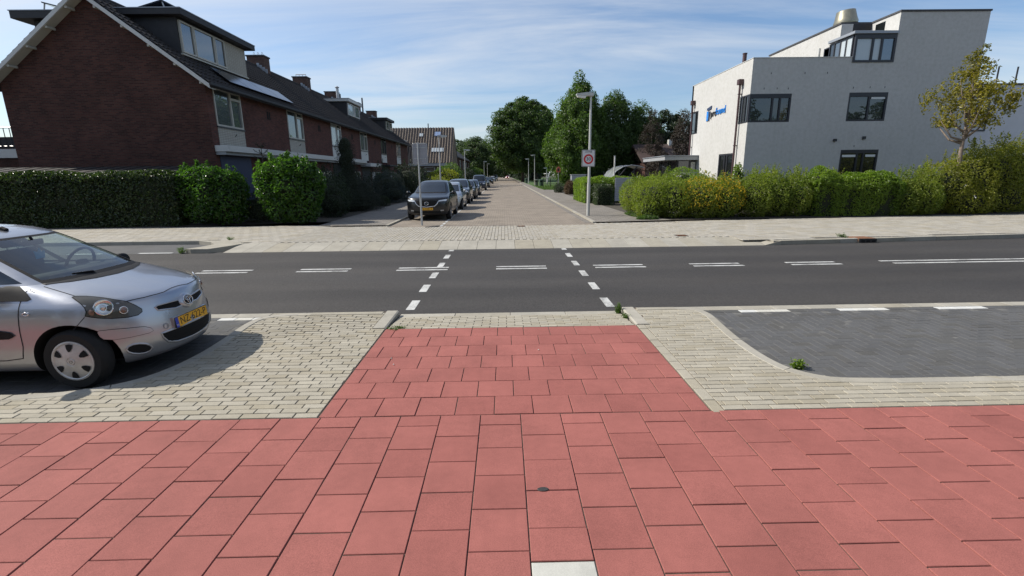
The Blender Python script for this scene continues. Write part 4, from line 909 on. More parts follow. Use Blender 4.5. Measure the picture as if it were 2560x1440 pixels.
# glazed entrance pavilion
EP = thing('entrance_pavilion', 'small glazed entrance pavilion with flat roof against the white office', 'pavilion', (12.5, 35, 0))
B('plinth', 'white_brick', 11.9, 13.19, 33.62, 35.2, 0, 1.95, EP); MB().box(10.9, 13.19, 33.35, 38.5, 2.72, 2.98, .01).obj('roof', 'grey_trim', EP); B('roof_edge', 'lead', 10.85, 13.19, 33.30, 38.55, 2.981, 3.03, EP)
window_x(EP, 33.62, 11.9, 12.75, 1.95, 2.72, 'dark_frame', 'glass_dark', .06, name='glazing'); B('door_panel', 'cream_paint', 12.8, 13.1, 33.60, 33.64, 1.95, 2.6, EP)
window_y(EP, 11.88, 33.65, 37.2, 1.9, 2.72, -1, 'dark_frame', 'glass_dark', .06, (.4, .55), name='glazing'); MB().tube([(11.85, 37.4, 0), (11.85, 37.4, 2.72)], .06, 8).obj('post', 'dark_frame', EP)
# neighbouring grey block at the right
NB = thing('annex_building', 'grey rendered annex beyond the white office with rooftop terrace', 'office building', (36, 32, 0))
plain('render_grey', (.62, .62, .63), rough=.8, noise=.06, nscale=2)
B('wall', 'render_grey', 28.9, 48, 31.0, 42, 0, 6.9, NB); B('roof_edge', 'roof_felt', 28.85, 48.1, 30.95, 42.05, 6.901, 7.0, NB)
window_x(NB, 30.98, 28.95, 30.2, 4.2, 6.1, glass='glass_dark'); window_x(NB, 30.98, 28.95, 31.2, 1.0, 2.6, glass='glass_dark'); B('string_course', 'dark_frame', 28.9, 48, 30.985, 30.999, 3.05, 3.12, NB)
for k in range(7): MB().tube([(30.6+k*1.2, 31.3, 7.0), (30.6+k*1.2, 31.3, 8.0)], .05, 6).obj('terrace_post', 'dark_frame', NB)
# red roofed house behind the trees
RH = thing('red_roofed_house', 'brick house with dark red tiled roof behind the trees', 'house', (25, 70, 0))
B('wall', 'house_brick', 19, 31, 66, 76, 0, 3.2, RH); MB().prism([(65.6, 3.1), (65.6, 3.3), (71, 5.9), (76.4, 3.3), (76.4, 3.1), (71, 5.6)], 'x', 18.5, 31.5).obj('roof', 'pantile_red', RH); MB().box(23.5, 24.0, 70.5, 71.2, 5.3, 6.5).obj('chimney', 'white_paint', RH); window_x(RH, 65.9, 21, 23, 1, 2.6, 'white_paint')
# cars and traffic follow
# ================================================================ vegetation
def noise3(P, s, seed=0):
    r = np.random.default_rng(seed); out = np.zeros(len(P))
    for k in range(5):
        d = r.normal(size=3); d /= np.linalg.norm(d); out += np.sin(P@d*s*(1+.45*k)+r.uniform(0, 6.28))/(1+.35*k)
    return out/2.4
def leaf_obj(name, V, F, mat, parent, tone_n, off=(0, 0, 0), bias=0):
    P_ = V.reshape(-1, 4, 3)[:, 0]; t = np.clip(RNG.beta(2, 2, tone_n)*.8+.1+bias+.20*noise3(P_, 2.1, 5)+.14*noise3(P_, 5.3, 6), 0, 1); T = np.concatenate([t, t])
    me = fast_mesh(name, V-np.array(off), F, mat, T); return mkobj(name, me, None, parent)
def box_hedge(name, label, cat, x0, x1, y0, y1, h, mat, n, leaf=(.06, .035), topf=None, bump=.05, rnd=.10, group=None, seed=1, base=.05, up_=.6, core='dark_core', depth=.16, splay=.9):
    """clipped hedge: leaves over the five faces with uneven depth, solid dark core added inside to block light"""
    T = thing(name, label, cat, ((x0+x1)/2, (y0+y1)/2, base), group=group); rng = np.random.default_rng(seed)
    L, Wd = x1-x0, y1-y0; topf = topf or (lambda x: h+0*x)
    areas = np.array([L*h, L*h*.7, Wd*h, Wd*h, L*Wd]); cnt = (n*areas/areas.sum()).astype(int); P = []; N = []
    for k, c in enumerate(cnt):
        u, v = rng.random(c), rng.random(c)
        if k < 2:
            x = x0+L*u; z = topf(x)*v; p = np.stack([x, np.full(c, (y0, y1)[k]), z], 1); nn = np.tile([0, (-1, 1)[k], 0.], (c, 1))
        elif k < 4:
            x = np.full(c, (x0, x1)[k-2]); z = topf(x)*v; p = np.stack([x, y0+Wd*u, z], 1); nn = np.tile([(-1, 1)[k-2], 0, 0.], (c, 1))
        else:
            x = x0+L*u; p = np.stack([x, y0+Wd*v, topf(x)], 1); nn = np.tile([0, 0, 1.], (c, 1))
        P.append(p); N.append(nn)
    P = np.concatenate(P); N = np.concatenate(N)
    # round the upper edges
    cx, cy = (x0+x1)/2, (y0+y1)/2; zt = topf(P[:, 0]); e = np.clip((P[:, 2]-(zt-rnd*2))/(rnd*2), 0, 1)**2
    for ax, c_, hw in ((0, cx, L/2), (1, cy, Wd/2)):
        d = P[:, ax]-c_; k = np.clip((np.abs(d)-(hw-rnd*2))/(rnd*2), 0, 1)**2; P[:, 2] -= k*rnd*.9*(P[:, 2] > zt-rnd*2); P[:, ax] -= np.sign(d)*e*rnd*.6
    b_ = noise3(P, 3.2, seed)*bump+noise3(P, 9, seed+1)*bump*.5
    P = P+N*(b_-rng.exponential(depth*.5, len(P))+.02)[:, None]; P[:, 2] = np.maximum(P[:, 2], .03)
    N = N+rng.normal(size=N.shape)*splay; N[:, 2] += up_
    V, F = leaves(P, N, leaf[0], leaf[1], rng=rng); V[:, 2] += base
    leaf_obj('foliage', V, F, mat, T, len(P), off=T.location)
    m = .10; mb = MB(); rows = []
    for x in np.linspace(x0+m, x1-m, 14): zt = topf(np.array([x]))[0]-m-.06-rnd*.9+base; rows.append([(x, y0+m, base), (x, y0+m, zt*.9), (x, y0+m+.08, zt), (x, y1-m-.08, zt), (x, y1-m, zt*.9), (x, y1-m, base)])
    mb.grid(rows); mb.face(rows[0]); mb.face(rows[-1]); mb.obj('blocking_core', core, T)  # solid core added behind the leaves to keep light out, no stems modelled
    return T
def blob_shrub(name, label, cat, lobes, mat, n, leaf=(.08, .045), base=.05, seed=2, shoots=0, shoot_h=.5, flowers=None, group=None, splay=1.3, up_=.5, core='dark_core', stems=None, bias=0, depth=.45, sub=None):
    """lobes: (x,y,z,rx,ry,rz) ellipsoids"""
    lob = np.array(lobes, float); c0 = lob[:, :3].mean(0); T = thing(name, label, cat, (c0[0], c0[1], base), group=group); rng = np.random.default_rng(seed)
    w = lob[:, 3]*lob[:, 5]+lob[:, 4]*lob[:, 5]+lob[:, 3]*lob[:, 4]; w = w/w.sum(); idx = rng.choice(len(lob), n, p=w)
    d = rng.normal(size=(n, 3)); d /= np.linalg.norm(d, axis=1, keepdims=True); q = lob[idx]
    rr = 1-np.abs(rng.exponential(depth*.32, n)); rr = np.clip(rr, .25, 1.0)
    P = q[:, :3]+d*q[:, 3:]*rr[:, None]; bmp = 1+.10*noise3(P, 4.5, seed)+.07*noise3(P, 12, seed+3); P = q[:, :3]+d*q[:, 3:]*(rr*bmp)[:, None]
    ok = P[:, 2] > .02; P = P[ok]; d = d[ok]
    # drop leaves buried deep inside other lobes
    keep = np.ones(len(P), bool); ix = idx[ok]
    for k, l in enumerate(lob): keep &= ~((((P-l[:3])/l[3:])**2).sum(1) < .35) | (ix == k)
    P = P[keep]; d = d[keep]
    N = d/1+rng.normal(size=d.shape)*splay; N[:, 2] += up_
    if shoots:
        sp = []; sn = []
        for k in range(shoots):
            l = lob[rng.integers(len(lob))]; a = rng.uniform(0, 6.28); r_ = rng.uniform(0, .75)
            p = np.array([l[0]+l[3]*r_*math.cos(a), l[1]+l[4]*r_*math.sin(a), l[2]+l[5]*math.sqrt(1-r_*r_)]); h_ = shoot_h*rng.uniform(.4, 1.2); t = np.array([rng.normal()*.25, rng.normal()*.2, 1])
            for s in np.linspace(-.1, 1, int(10+h_*26)): sp.append(p+t*h_*s+rng.normal(size=3)*.035*(1.3-s)); sn.append(rng.normal(size=3))
        P = np.concatenate([P, np.array(sp)]); N = np.concatenate([N, np.array(sn)])
    V, F = leaves(P, N, leaf[0], leaf[1], rng=rng); V[:, 2] += base
    leaf_obj('foliage', V, F, mat, T, len(P), off=T.location, bias=bias)
    mb = MB()
    for l in lob:
        vs = [(l[0]+l[3]*.62*math.cos(a)*math.sin(t), l[1]+l[4]*.62*math.sin(a)*math.sin(t), max(base, base+l[2]+l[5]*.62*math.cos(t))) for t in np.linspace(0.02, 3.12, 7) for a in np.linspace(0, 6.28, 11)[:-1]]
        mb.mesh(vs, [(i*10+j, i*10+(j+1) % 10, (i+1)*10+(j+1) % 10, (i+1)*10+j) for i in range(6) for j in range(10)])
    mb.obj('blocking_core', core, T)  # closed shells added within the lobes to stop light passing through
    if flowers:
        for (fm, nf, sz, test) in flowers:
            pool = np.where(test(P))[0]; k = rng.choice(pool, min(nf, len(pool)), replace=False); Pf = P[k]+d[np.minimum(k, len(d)-1)]*.09 if len(k) else P[:0]
            Pf = np.repeat(Pf, 3, 0)+rng.normal(size=(len(Pf)*3, 3))*sz*.35; V, F = leaves(Pf, rng.normal(size=Pf.shape)+np.array([0, -.6, .5]), sz, sz*.9, rng=rng); V[:, 2] += base
            leaf_obj('flowers', V, F, fm, T, len(Pf), off=T.location)
    return T
# ---- left side
box_hedge('clipped_hedge', 'long dark clipped hedge in front of the blank brick gable', 'hedge', -24.0, -12.85, 19.15, 20.0, 2.13, 'leaf_hedge', 34000, (.105, .075), bump=.07, seed=3, depth=.28, splay=1.0, up_=.75)
blob_shrub('laurel_bush', 'glossy laurel bush joined to the end of the clipped hedge', 'shrub', [(-12.75, 19.9, 1.78, .42, .6, .42), (-12.3, 19.9, 1.85, .5, .65, .42), (-11.7, 19.9, 1.86, .5, .7, .44), (-11.15, 20.0, 1.72, .5, .7, .45), (-10.85, 20.0, 1.35, .42, .65, .5), (-12.5, 19.8, 1.3, .55, .7, .6), (-11.8, 19.75, 1.2, .8, .75, .7), (-11.1, 19.8, .95, .7, .7, .7), (-12.1, 19.75, .6, .75, .7, .6), (-11.3, 19.8, .5, .9, .7, .55)], 'leaf_laurel', 9500, (.15, .062), seed=4, shoots=60, shoot_h=.22, splay=.75, up_=.7)
blob_shrub('laurel_bush', 'taller glossy laurel bush standing alone beside the side street corner', 'shrub', [(-9.72, 19.9, 1.72, .34, .55, .5), (-9.3, 19.9, 2.05, .45, .65, .45), (-8.7, 19.9, 2.16, .5, .7, .46), (-8.1, 20.0, 2.0, .48, .7, .46), (-7.72, 20.1, 1.62, .40, .65, .5), (-9.4, 19.8, 1.3, .55, .7, .65), (-8.6, 19.75, 1.45, .8, .78, .75), (-7.95, 19.9, 1.1, .55, .7, .7), (-8.95, 19.75, .65, .75, .7, .65), (-8.3, 19.8, .55, .8, .7, .6)], 'leaf_laurel', 11000, (.15, .062), seed=5, shoots=80, shoot_h=.26, splay=.75, up_=.7)
blob_shrub('dark_shrub', 'low dark shrub filling the gap between the two laurel bushes', 'shrub', [(-10.4, 20.5, .55, .9, .6, .7), (-10.1, 20.3, .4, .7, .5, .5)], 'leaf_dark', 2500, (.08, .04), seed=6, flowers=[('petal_yellow', 3, .03, lambda P: P[:, 2] > .5)])
sp = thing('young_spruce', 'young spruce with bare leader rising before the white canopy band', 'tree', (-10.35, 21.4, .05))
MB().tube([(-10.35, 21.4, .05), (-10.35, 21.4, 3.35)], [.05, .012], 6).obj('trunk', 'bark', sp); pts = []; nn = []
for z in np.linspace(.5, 3.15, 11):
    for a in np.linspace(0, 6.28, 6)[:-1]+z*3: 
        ln = .62*(3.5-z)/3+.16
        for s in np.linspace(.15, 1, 9): pts.append((-10.35+ln*s*math.cos(a), 21.4+ln*s*math.sin(a), z+.16*s*s)); nn.append((0, 0, 1))
V, F = leaves(np.array(pts), np.array(nn, float)+RNG.normal(size=(len(pts), 3))*.4, .11, .03); leaf_obj('needles', V, F, 'leaf_yew', sp, len(pts), off=sp.location)
blob_shrub('dark_shrub', 'dark loose shrub behind the tall laurel bush', 'shrub', [(-8.3, 23.2, .9, 1.0, 1.0, 1.1), (-8.9, 24.5, 1.0, 1.2, 1.0, 1.2), (-7.9, 22.6, .6, .7, .6, .7)], 'leaf_dark', 6500, (.09, .045), seed=7, shoots=20, shoot_h=.35)
# yew column with flared skirt
def cone_rows(x, y, prof): return [(x, y, z, r, r, .42) for z, r in prof]
blob_shrub('clipped_yew', 'tall dark clipped yew column with flat top by the terrace', 'shrub', [(-8.55+.08*math.sin(k*5), 27.0, 3.55-k*.155, .47+.012*k+max(0, k-9)**1.25*.062, .47+.012*k+max(0, k-9)**1.25*.062, .55) for k in range(22)], 'leaf_yew', 20000, (.06, .03), seed=8, splay=.6, depth=.2)
blob_shrub('dark_shrub', 'broad dark shrub at the foot of the clipped yew column', 'shrub', [(-8.6, 29.2, .9, 1.3, 1.3, 1.1), (-9.3, 27.8, .9, 1.2, 1.2, 1.0), (-9.8, 26.5, .9, 1.2, 1.2, 1.1)], 'leaf_yew', 7000, (.08, .04), seed=9)
blob_shrub('mound_shrub', 'low rounded green mound shrub beside the left sidewalk', 'shrub', [(-8.55, 28.4, .32, .98, .85, .62)], 'leaf_dark', 6500, (.045, .02), seed=10, splay=.5, bias=.35, depth=.12)
blob_shrub('low_shrub', 'small spiky low plant next to the rounded mound shrub', 'shrub', [(-7.75, 31.0, .25, .5, .45, .42)], 'leaf_dark', 900, (.16, .03), seed=12, bias=.3)
blob_shrub('spruce_bush', 'rounded blue grey spruce bush in the terrace front gardens', 'shrub', [(-8.35, 35.2, 1.05, 1.25, 1.2, 1.15), (-8.0, 34.8, .6, 1.3, 1.1, .75)], 'leaf_spruce', 12000, (.075, .022), seed=13, splay=.6, depth=.2)
blob_shrub('dark_shrub', 'dark shrub mass behind the blue grey spruce bush', 'shrub', [(-8.0, 40.5, 1.3, 1.5, 1.6, 1.6), (-7.6, 44, 1.1, 1.2, 1.6, 1.5), (-9.5, 38.5, 1.2, 1.3, 1.3, 1.4)], 'leaf_dark', 8000, (.11, .06), seed=14, shoots=12)
blob_shrub('ivy_shrub', 'ochre green shrub beside the parked cars', 'shrub', [(-6.9, 50, .9, 1.2, 2.0, .95), (-6.8, 53.5, .8, 1.0, 1.6, .9)], 'leaf_olive', 5000, (.12, .07), seed=15, bias=-.25)
def tree(name, label, x, y, prof, trunk_h, trunk_r, mat, nclump, nleaf, leaf, seed, lean=(0, 0), bark='bark', spread=1.0, group=None, cat='tree', base=.05, clump=.9, bias=0, limbs=7, squash=.7, inner=.45):
    """prof: (z, radius) envelope; foliage in clumps, limbs reaching into them"""
    rng = np.random.default_rng(seed); T = thing(name, label, cat, (x, y, base), group=group)
    zs = np.array([p[0] for p in prof]); rs = np.array([p[1] for p in prof]); dens = np.maximum(rs, .2)**1.3; cz = np.linspace(zs[0], zs[-1], 200); pr = np.interp(cz, zs, dens); pr /= pr.sum()
    z = rng.choice(cz, nclump, p=pr)+rng.normal(size=nclump)*.1; a = rng.uniform(0, 2*math.pi, nclump); u = np.sqrt(rng.uniform(inner**2, 1, nclump)); env = np.interp(z, zs, rs)
    env = env*(1+.16*np.sin(a*3+seed)+.12*np.sin(a*5+z*.9+seed*2))
    C = np.stack([x+lean[0]*z+u*env*np.cos(a), y+lean[1]*z+u*env*np.sin(a), z], 1)
    cr = clump*rng.uniform(.55, 1.35, nclump); idx = rng.integers(0, nclump, nleaf); d = rng.normal(size=(nleaf, 3)); d /= np.linalg.norm(d, axis=1, keepdims=True)
    P = C[idx]+d*(cr[idx]*rng.uniform(.3, 1, nleaf)**.6)[:, None]*np.array([1, 1, squash]); P[:, 2] = np.maximum(P[:, 2], .5)
    out = P-np.array([x, y, 0]); out[:, 2] -= zs.mean(); out /= np.linalg.norm(out, axis=1, keepdims=True)
    N = out*.5+d*.5+rng.normal(size=d.shape)*.6; N[:, 2] += .5
    V, F = leaves(P, N, leaf[0], leaf[1], rng=rng, droop=.3); V[:, 2] += base
    leaf_obj('crown', V, F, mat, T, nleaf, off=T.location, bias=bias)
    mb = MB(); top = zs[-1]*.8; n = 7; ctr = [(x+lean[0]*h+.06*math.sin(h*1.7+seed), y+lean[1]*h, base-.05+h) for h in np.linspace(0, top, n)]
    mb.tube(ctr, [trunk_r*(1-.88*(k/(n-1)))*(1.25 if k == 0 else 1) for k in range(n)], 10)
    for k in range(limbs):
        h = trunk_h+(top-trunk_h)*(k+.3)/limbs*.8; p0 = Vector((x+lean[0]*h, y+lean[1]*h, h)); j = rng.integers(nclump)
        cand = C[np.argsort(np.abs(C[:, 2]-(h+1.2)))[:40]]; c = Vector(cand[rng.integers(len(cand))]); mid = p0.lerp(c, .5)+Vector((0, 0, -.25)); r0 = trunk_r*.5*(1-.6*k/limbs)
        mb.tube([p0, mid, c], [r0, r0*.55, r0*.15], 7)
    mb.obj('trunk', bark, T, smooth=True)
    return T
# ---- right hand shrubs along the footway
yel = lambda P: (P[:, 1] < 20.6) & (P[:, 0] > 7.2) & (P[:, 2] > .45)
blob_shrub('wild_rose_shrub', 'loose green rose shrub with white blooms at the corner', 'shrub', [(6.25, 20.6, .75, .85, 1.1, .85), (7.1, 20.3, .75, .8, 1.0, .85), (6.1, 22.5, .8, .75, 1.3, .8), (7.3, 21.8, .95, 1.0, 1.2, .85), (6.0, 20.0, .35, .55, .5, .45)], 'leaf_mix', 24000, (.075, .042), seed=21, shoots=55, shoot_h=.3, flowers=[('petal_white', 16, .055, lambda P: P[:, 2] > .3)])
blob_shrub('yellow_flowering_shrub', 'shrub covered in small yellow flowers beside the footway', 'shrub', [(8.1, 20.0, .72, .9, .85, .85), (9.0, 20.0, .72, .85, .85, .82), (8.4, 21.0, .9, 1.2, .9, .78), (9.5, 20.6, .7, .7, .8, .75)], 'leaf_mix', 26000, (.07, .038), seed=22, shoots=60, shoot_h=.3, flowers=[('petal_yellow', 1500, .036, yel)])
blob_shrub('mixed_shrub', 'tangled green shrub with tall thin shoots right of the yellow flowers', 'shrub', [(10.4, 20.2, .75, .85, .9, .85), (11.3, 20.3, .75, .8, .9, .85), (12.1, 20.3, .8, .75, .85, .88), (11.0, 21.2, .95, 1.3, .9, .8)], 'leaf_mix', 28000, (.075, .042), seed=23, shoots=80, shoot_h=.42, flowers=[('petal_white', 3, .05, lambda P: P[:, 2] > .5)])
blob_shrub('tall_shoot_plant', 'upright leafy plant rising above the tangled shrubs before the office corner', 'shrub', [(10.15, 21.2, 1.6, .24, .24, .72)], 'leaf_bright', 700, (.085, .045), seed=24)
box_hedge('clipped_beech_hedge', 'neatly clipped bright green hedge below the office ground floor window', 'hedge', 12.75, 16.35, 19.7, 20.9, 1.78, 'leaf_bright', 30000, (.07, .048), bump=.12, rnd=.22, seed=25, depth=.25, topf=lambda x: 1.78+.05*np.sin(x*2.1)+.22*np.exp(-((x-13.0)/.25)**2))
blob_shrub('mixed_shrub', 'loose arching shrub between the clipped bright hedge and the small tree', 'shrub', [(16.7, 20.3, .65, .7, .9, .8), (17.5, 20.3, .7, .75, .9, .85), (18.0, 20.5, .6, .6, .8, .85)], 'leaf_mix', 18000, (.08, .045), seed=26, shoots=60, shoot_h=.55)
blob_shrub('tall_olive_shrub', 'tall yellowish shrub around the foot of the small tree', 'shrub', [(18.9, 20.7, 1.0, 1.0, 1.0, 1.15), (20.1, 20.9, 1.25, 1.15, 1.0, 1.35), (21.4, 21.2, 1.4, 1.2, 1.0, 1.5), (22.8, 21.6, 1.5, 1.2, 1.1, 1.6), (24.4, 22, 1.5, 1.3, 1.1, 1.6), (19.6, 20.3, .5, 1.2, .7, .7), (21.5, 20.7, .6, 1.4, .7, .8)], 'leaf_olive', 46000, (.085, .05), seed=27, shoots=90, shoot_h=.5, bias=.05, flowers=[('petal_white', 8, .06, lambda P: P[:, 2] > .6)])
blob_shrub('ragged_grass_tuft', 'weedy grass tuft at the foot of the corner rose shrub', 'plant', [(5.75, 19.35, .05, .45, .25, .14)], 'grass', 900, (.14, .02), base=.04, seed=28, up_=-.2, splay=1.4, core='soil')
blob_shrub('ragged_grass_tuft', 'weedy grass strip along the sidewalk edge by the rose shrub', 'plant', [(5.65, 21.2, .03, .2, 1.2, .10)], 'grass', 900, (.12, .02), base=.06, seed=29, up_=-.2, splay=1.4, core='soil')
tree('ornamental_tree', 'small tree with yellowing leaves standing before the white office', 19.38, 20.7, [(3.55, .5), (3.9, 1.2), (4.4, 1.55), (4.8, 1.5), (5.3, 1.15), (5.8, .8), (6.3, .45), (6.6, .15)], 2.9, .13, 'leaf_autumn', 110, 3900, (.13, .075), 31, bark='bark_pale', clump=.27, limbs=18, squash=1.1, inner=.1)
# beside the lamp: hedges round the office path
box_hedge('privet_hedge', 'bright green clipped hedge on the sidewalk behind the lamp post', 'hedge', 5.5, 13.5, 31.2, 32.3, 1.62, 'leaf_bright', 22000, (.085, .06), bump=.08, rnd=.16, seed=33, depth=.22)
box_hedge('privet_hedge', 'bright hedge end turning along the sidewalk behind the lamp post', 'hedge', 5.05, 5.75, 30.6, 35.5, 1.6, 'leaf_bright', 9000, (.085, .06), bump=.06, rnd=.12, seed=34)
box_hedge('cube_hedge', 'small clipped cube hedge beside the grey directory board', 'hedge', 5.42, 6.42, 28.5, 30.0, 1.22, 'leaf_hedge', 8000, (.05, .035), bump=.03, rnd=.06, seed=35)
blob_shrub('dome_hedge', 'dome shaped clipped bush rising behind the corner rose shrub', 'shrub', [(9.9, 27.2, 1.2, 1.15, 1.0, .95), (9.9, 27.2, .6, 1.2, 1.0, .8)], 'leaf_bright', 8500, (.07, .045), seed=36, splay=.6, depth=.15)
for k, (x, y, h) in enumerate(((14.3, 26, 1.55), (15.5, 25.5, 1.4), (17.2, 25.5, 1.4), (22, 25.5, 1.6))): blob_shrub('foundation_shrub', ['straggly shrub at the lit corner of the white office', 'straggly shrub against the shaded white office wall', 'sparse shrub against the shaded office wall left of its ground floor window', 'leafy shrub against the shaded office wall behind the tall olive shrub'][k], 'shrub', [(x, y, h*.5, .7, .5, h*.55)], 'leaf_mix', 1800, (.08, .045), seed=40+k, shoots=24, shoot_h=.6)
blob_shrub('reed_clump', 'reddish ornamental grass clump beside the driveway', 'plant', [(6.15, 45.5, .5, .5, .7, .75)], 'reed', 1800, (.35, .02), seed=44, up_=-.5, splay=1.2)
blob_shrub('driveway_shrub', 'dark green low shrub beside the reddish ornamental grass', 'shrub', [(5.6, 49.5, .4, .6, 1.0, .55)], 'leaf_dark', 1800, (.09, .05), seed=45, bias=.3)
# ---- background trees
tree('poplar', 'tall pointed bright green poplar behind the street lamp', 11.3, 74, [(.8, 2.5), (3, 4.2), (5.5, 4.9), (8, 4.3), (10.3, 3.4), (12.3, 2.3), (13.9, 1.2), (15.4, .25)], 2, .3, 'leaf_poplar', 560, 60000, (.30, .18), 51, clump=.85, squash=1.35)
tree('poplar', 'dense dark green poplar right of the tall pointed one', 16.8, 76, [(.8, 2.5), (3, 4.2), (6, 4.6), (8.6, 3.8), (10.8, 2.6), (12.4, 1.2), (13.4, .3)], 2, .3, 'leaf_tree', 480, 46000, (.30, .18), 52, clump=.85, squash=1.3)
tree('poplar', 'lower dark poplar between the dense poplar and the round tree', 21.4, 77, [(.8, 2.4), (3, 3.6), (6, 3.8), (8.5, 3.0), (10.5, 1.6), (12, .3)], 2, .3, 'leaf_tree', 380, 34000, (.28, .17), 53, clump=.8, squash=1.2)
tree('round_tree', 'dark rounded tree next to the red roofed house', 25.8, 78, [(1, 2.5), (3, 4.2), (6, 4.8), (8.5, 3.8), (10.5, 1.8), (11.4, .4)], 2, .3, 'leaf_dark', 280, 26000, (.30, .2), 54, clump=.9, bias=.35)
tree('copper_birch', 'drooping purple leaved birch behind the office pavilion', 21.8, 60, [(1, .9), (3, 1.5), (5, 1.5), (7, 1.1), (9, .35)], 2, .16, 'leaf_copper', 120, 8000, (.17, .1), 55, clump=.45, squash=1.6)
tree('copper_shrub_tree', 'brownish small tree among the dark poplars', 20.6, 69, [(1, 1.2), (3, 1.9), (5, 1.7), (8, 1.2), (10.2, .4)], 2, .14, 'leaf_copper', 100, 6500, (.18, .1), 56, clump=.5, squash=1.3)
tree('copper_shrub_tree', 'reddish bush before the red roofed house', 17.8, 57, [(.5, 1.2), (2, 1.8), (3.6, 1.4), (4.6, .3)], 1, .1, 'leaf_copper', 60, 4200, (.16, .1), 57, clump=.5)
avl = ['first broad ash of the avenue, with its crown over the lit grass', 'second broad ash of the avenue', 'third broad ash of the avenue', 'fourth broad ash of the avenue', 'fifth ash of the avenue', 'sixth ash of the avenue']
for k, (x, y, h, r_) in enumerate(((4.9, 128, 20.3, 7.9), (9.0, 138, 20.3, 7.2), (5.6, 152, 19, 6.2), (6.2, 168, 19.5, 6.5), (6.0, 190, 20, 7), (6.0, 215, 20, 7))):
    tree('avenue_ash', avl[k], x, y, [(3.0, r_*.5), (5.5, r_*.86), (9, r_), (13, r_*.98), (16.5, r_*.8), (h-1.2, r_*.45), (h, .6)], 4, .38, 'leaf_tree', 620 if k < 2 else 300, 62000 if k < 2 else 22000, (.42, .27), 60+k, group='avenue of ash trees right of the side street', clump=1.25)
for k, (x, y, h, r_) in enumerate(((2.0, 120, 12, 3.2), (-9.5, 165, 14, 5.5), (-8.8, 178, 14.5, 6), (-16, 180, 15, 7), (-24, 185, 15, 7), (-6.5, 205, 14, 6.5), (0, 300, 19, 11), (-14, 300, 18, 10), (15, 290, 19, 11), (30, 280, 18, 11), (-34, 290, 16, 11))):
    if k == 0: continue
    lab = [None, 'first rounded tree left of the street beyond the far terrace', 'second rounded tree left of the street beyond the far terrace', 'rounded tree behind the far terrace roofs', 'rounded tree behind the pantile house roof', 'third rounded tree left of the street before its dark end', 'broad tree closing the end of the side street', 'broad tree left of the one closing the street', 'broad tree right of the one closing the street', 'far broad tree behind the avenue', 'far broad tree behind the terrace'][k]
    tree('broad_tree', lab, x, y, [(1.6, r_*.55), (4, r_*.9), (7, r_), (10, r_*.9), (h-1.5, r_*.5), (h, .5)], 3, .35, 'leaf_far' if k < 6 else 'leaf_tree', 200, 14000 if k < 6 else 12000, (.5, .32), 80+k, group='far trees closing the view', clump=1.4)
for k, (x, y, h) in enumerate(((-6.4, 60, 2.6), (-6.6, 68, 3.4), (-6.2, 92, 3.0), (-6.0, 102, 3.2), (-6.3, 118, 3.6), (-6.0, 135, 3.5))):
    blob_shrub('garden_shrub', ['leafy front garden shrub just past the ochre shrub', 'tall bright tipped front garden shrub behind the back of the sign', 'front garden shrub beside the pantile house garage', 'front garden shrub by the start of the far terrace', 'front garden shrub along the far terrace', 'last front garden shrub along the far terrace'][k], 'shrub', [(x-.6, y, h*.5, 1.5, 2.0, h*.55), (x-2, y+2, h*.45, 1.5, 2, h*.5)], ['leaf_olive', 'leaf_poplar', 'leaf_dark', 'leaf_poplar', 'leaf_tree', 'leaf_poplar'][k], 4000, (.2, .12), seed=95+k)
# weeds
def weed(x, y, z, w, h, n, mat, label, leaf=(.06, .03), seed=1):
    rng = np.random.default_rng(seed); T = thing('weed', label, 'weed', (x, y, z)); P = []; N = []; mb = MB()
    for k in range(n):
        a = rng.uniform(0, 6.28); r_ = w*rng.random(); hh = h*rng.uniform(.4, 1); tip = (x+r_*math.cos(a), y+r_*.7*math.sin(a), z+hh); b0 = (x+.3*r_*math.cos(a), y+.3*r_*math.sin(a), z-.01); mb.tube([b0, tip], [.003, .001], 4)
        for s in np.linspace(.15, 1, 9): P.append(np.array(b0)*(1-s)+np.array(tip)*s+rng.normal(size=3)*.012); N.append(rng.normal(size=3)+np.array([0, 0, .6]))
    mb.obj('stems', 'grass', T); P = np.array(P); P[:, 2] = np.maximum(P[:, 2], z+.004); V, F = leaves(P, np.array(N), leaf[0], leaf[1], rng=rng); leaf_obj('leaves', V, F, mat, T, len(P), off=T.location)
weed(2.98, 4.50, -.08, .10, .12, 13, 'leaf_bright', 'leafy weed growing at the foot of the curved kerb', (.045, .022), 1)
weed(1.60, 6.52, -.06, .07, .15, 14, 'grass', 'grass tuft in the gap beside the kerb end stone', (.07, .01), 2); weed(1.62, 6.2, -.03, .06, .06, 8, 'grass', 'small grass tuft before the kerb end stone', (.05, .01), 3)
weed(-8.75, 12.9, -.08, .2, .16, 16, 'grass', 'grass tuft at the rounded tip of the far kerb island', (.08, .012), 4); weed(-8.5, 14.85, .03, .25, .08, 12, 'grass', 'low grass on the footway by the far kerb island', (.06, .01), 5)
weed(9.75, 13.6, .03, .3, .1, 14, 'grass', 'small weeds growing beside the rusty gully inlet', (.06, .012), 6); weed(-1.38, 5.83, -.005, .16, .03, 14, 'grass', 'moss and grass between the small ramp pavers', (.03, .01), 7)
# grass blades at the lawn edge (real blades near, material beyond)
n = 26000; gx_ = RNG.uniform(4.8, 22, n); gy_ = 58.8+RNG.exponential(9, n); P = np.stack([gx_, gy_, np.full(n, .10)], 1); V, F = leaves(P, RNG.normal(size=(n, 3))*np.array([1, 1, .25]), .16, .03)
o = leaf_obj('lawn_grass', V, F, 'grass', None, n); tag(o, 'short green grass of the playground lawn', 'grass', kind='stuff')

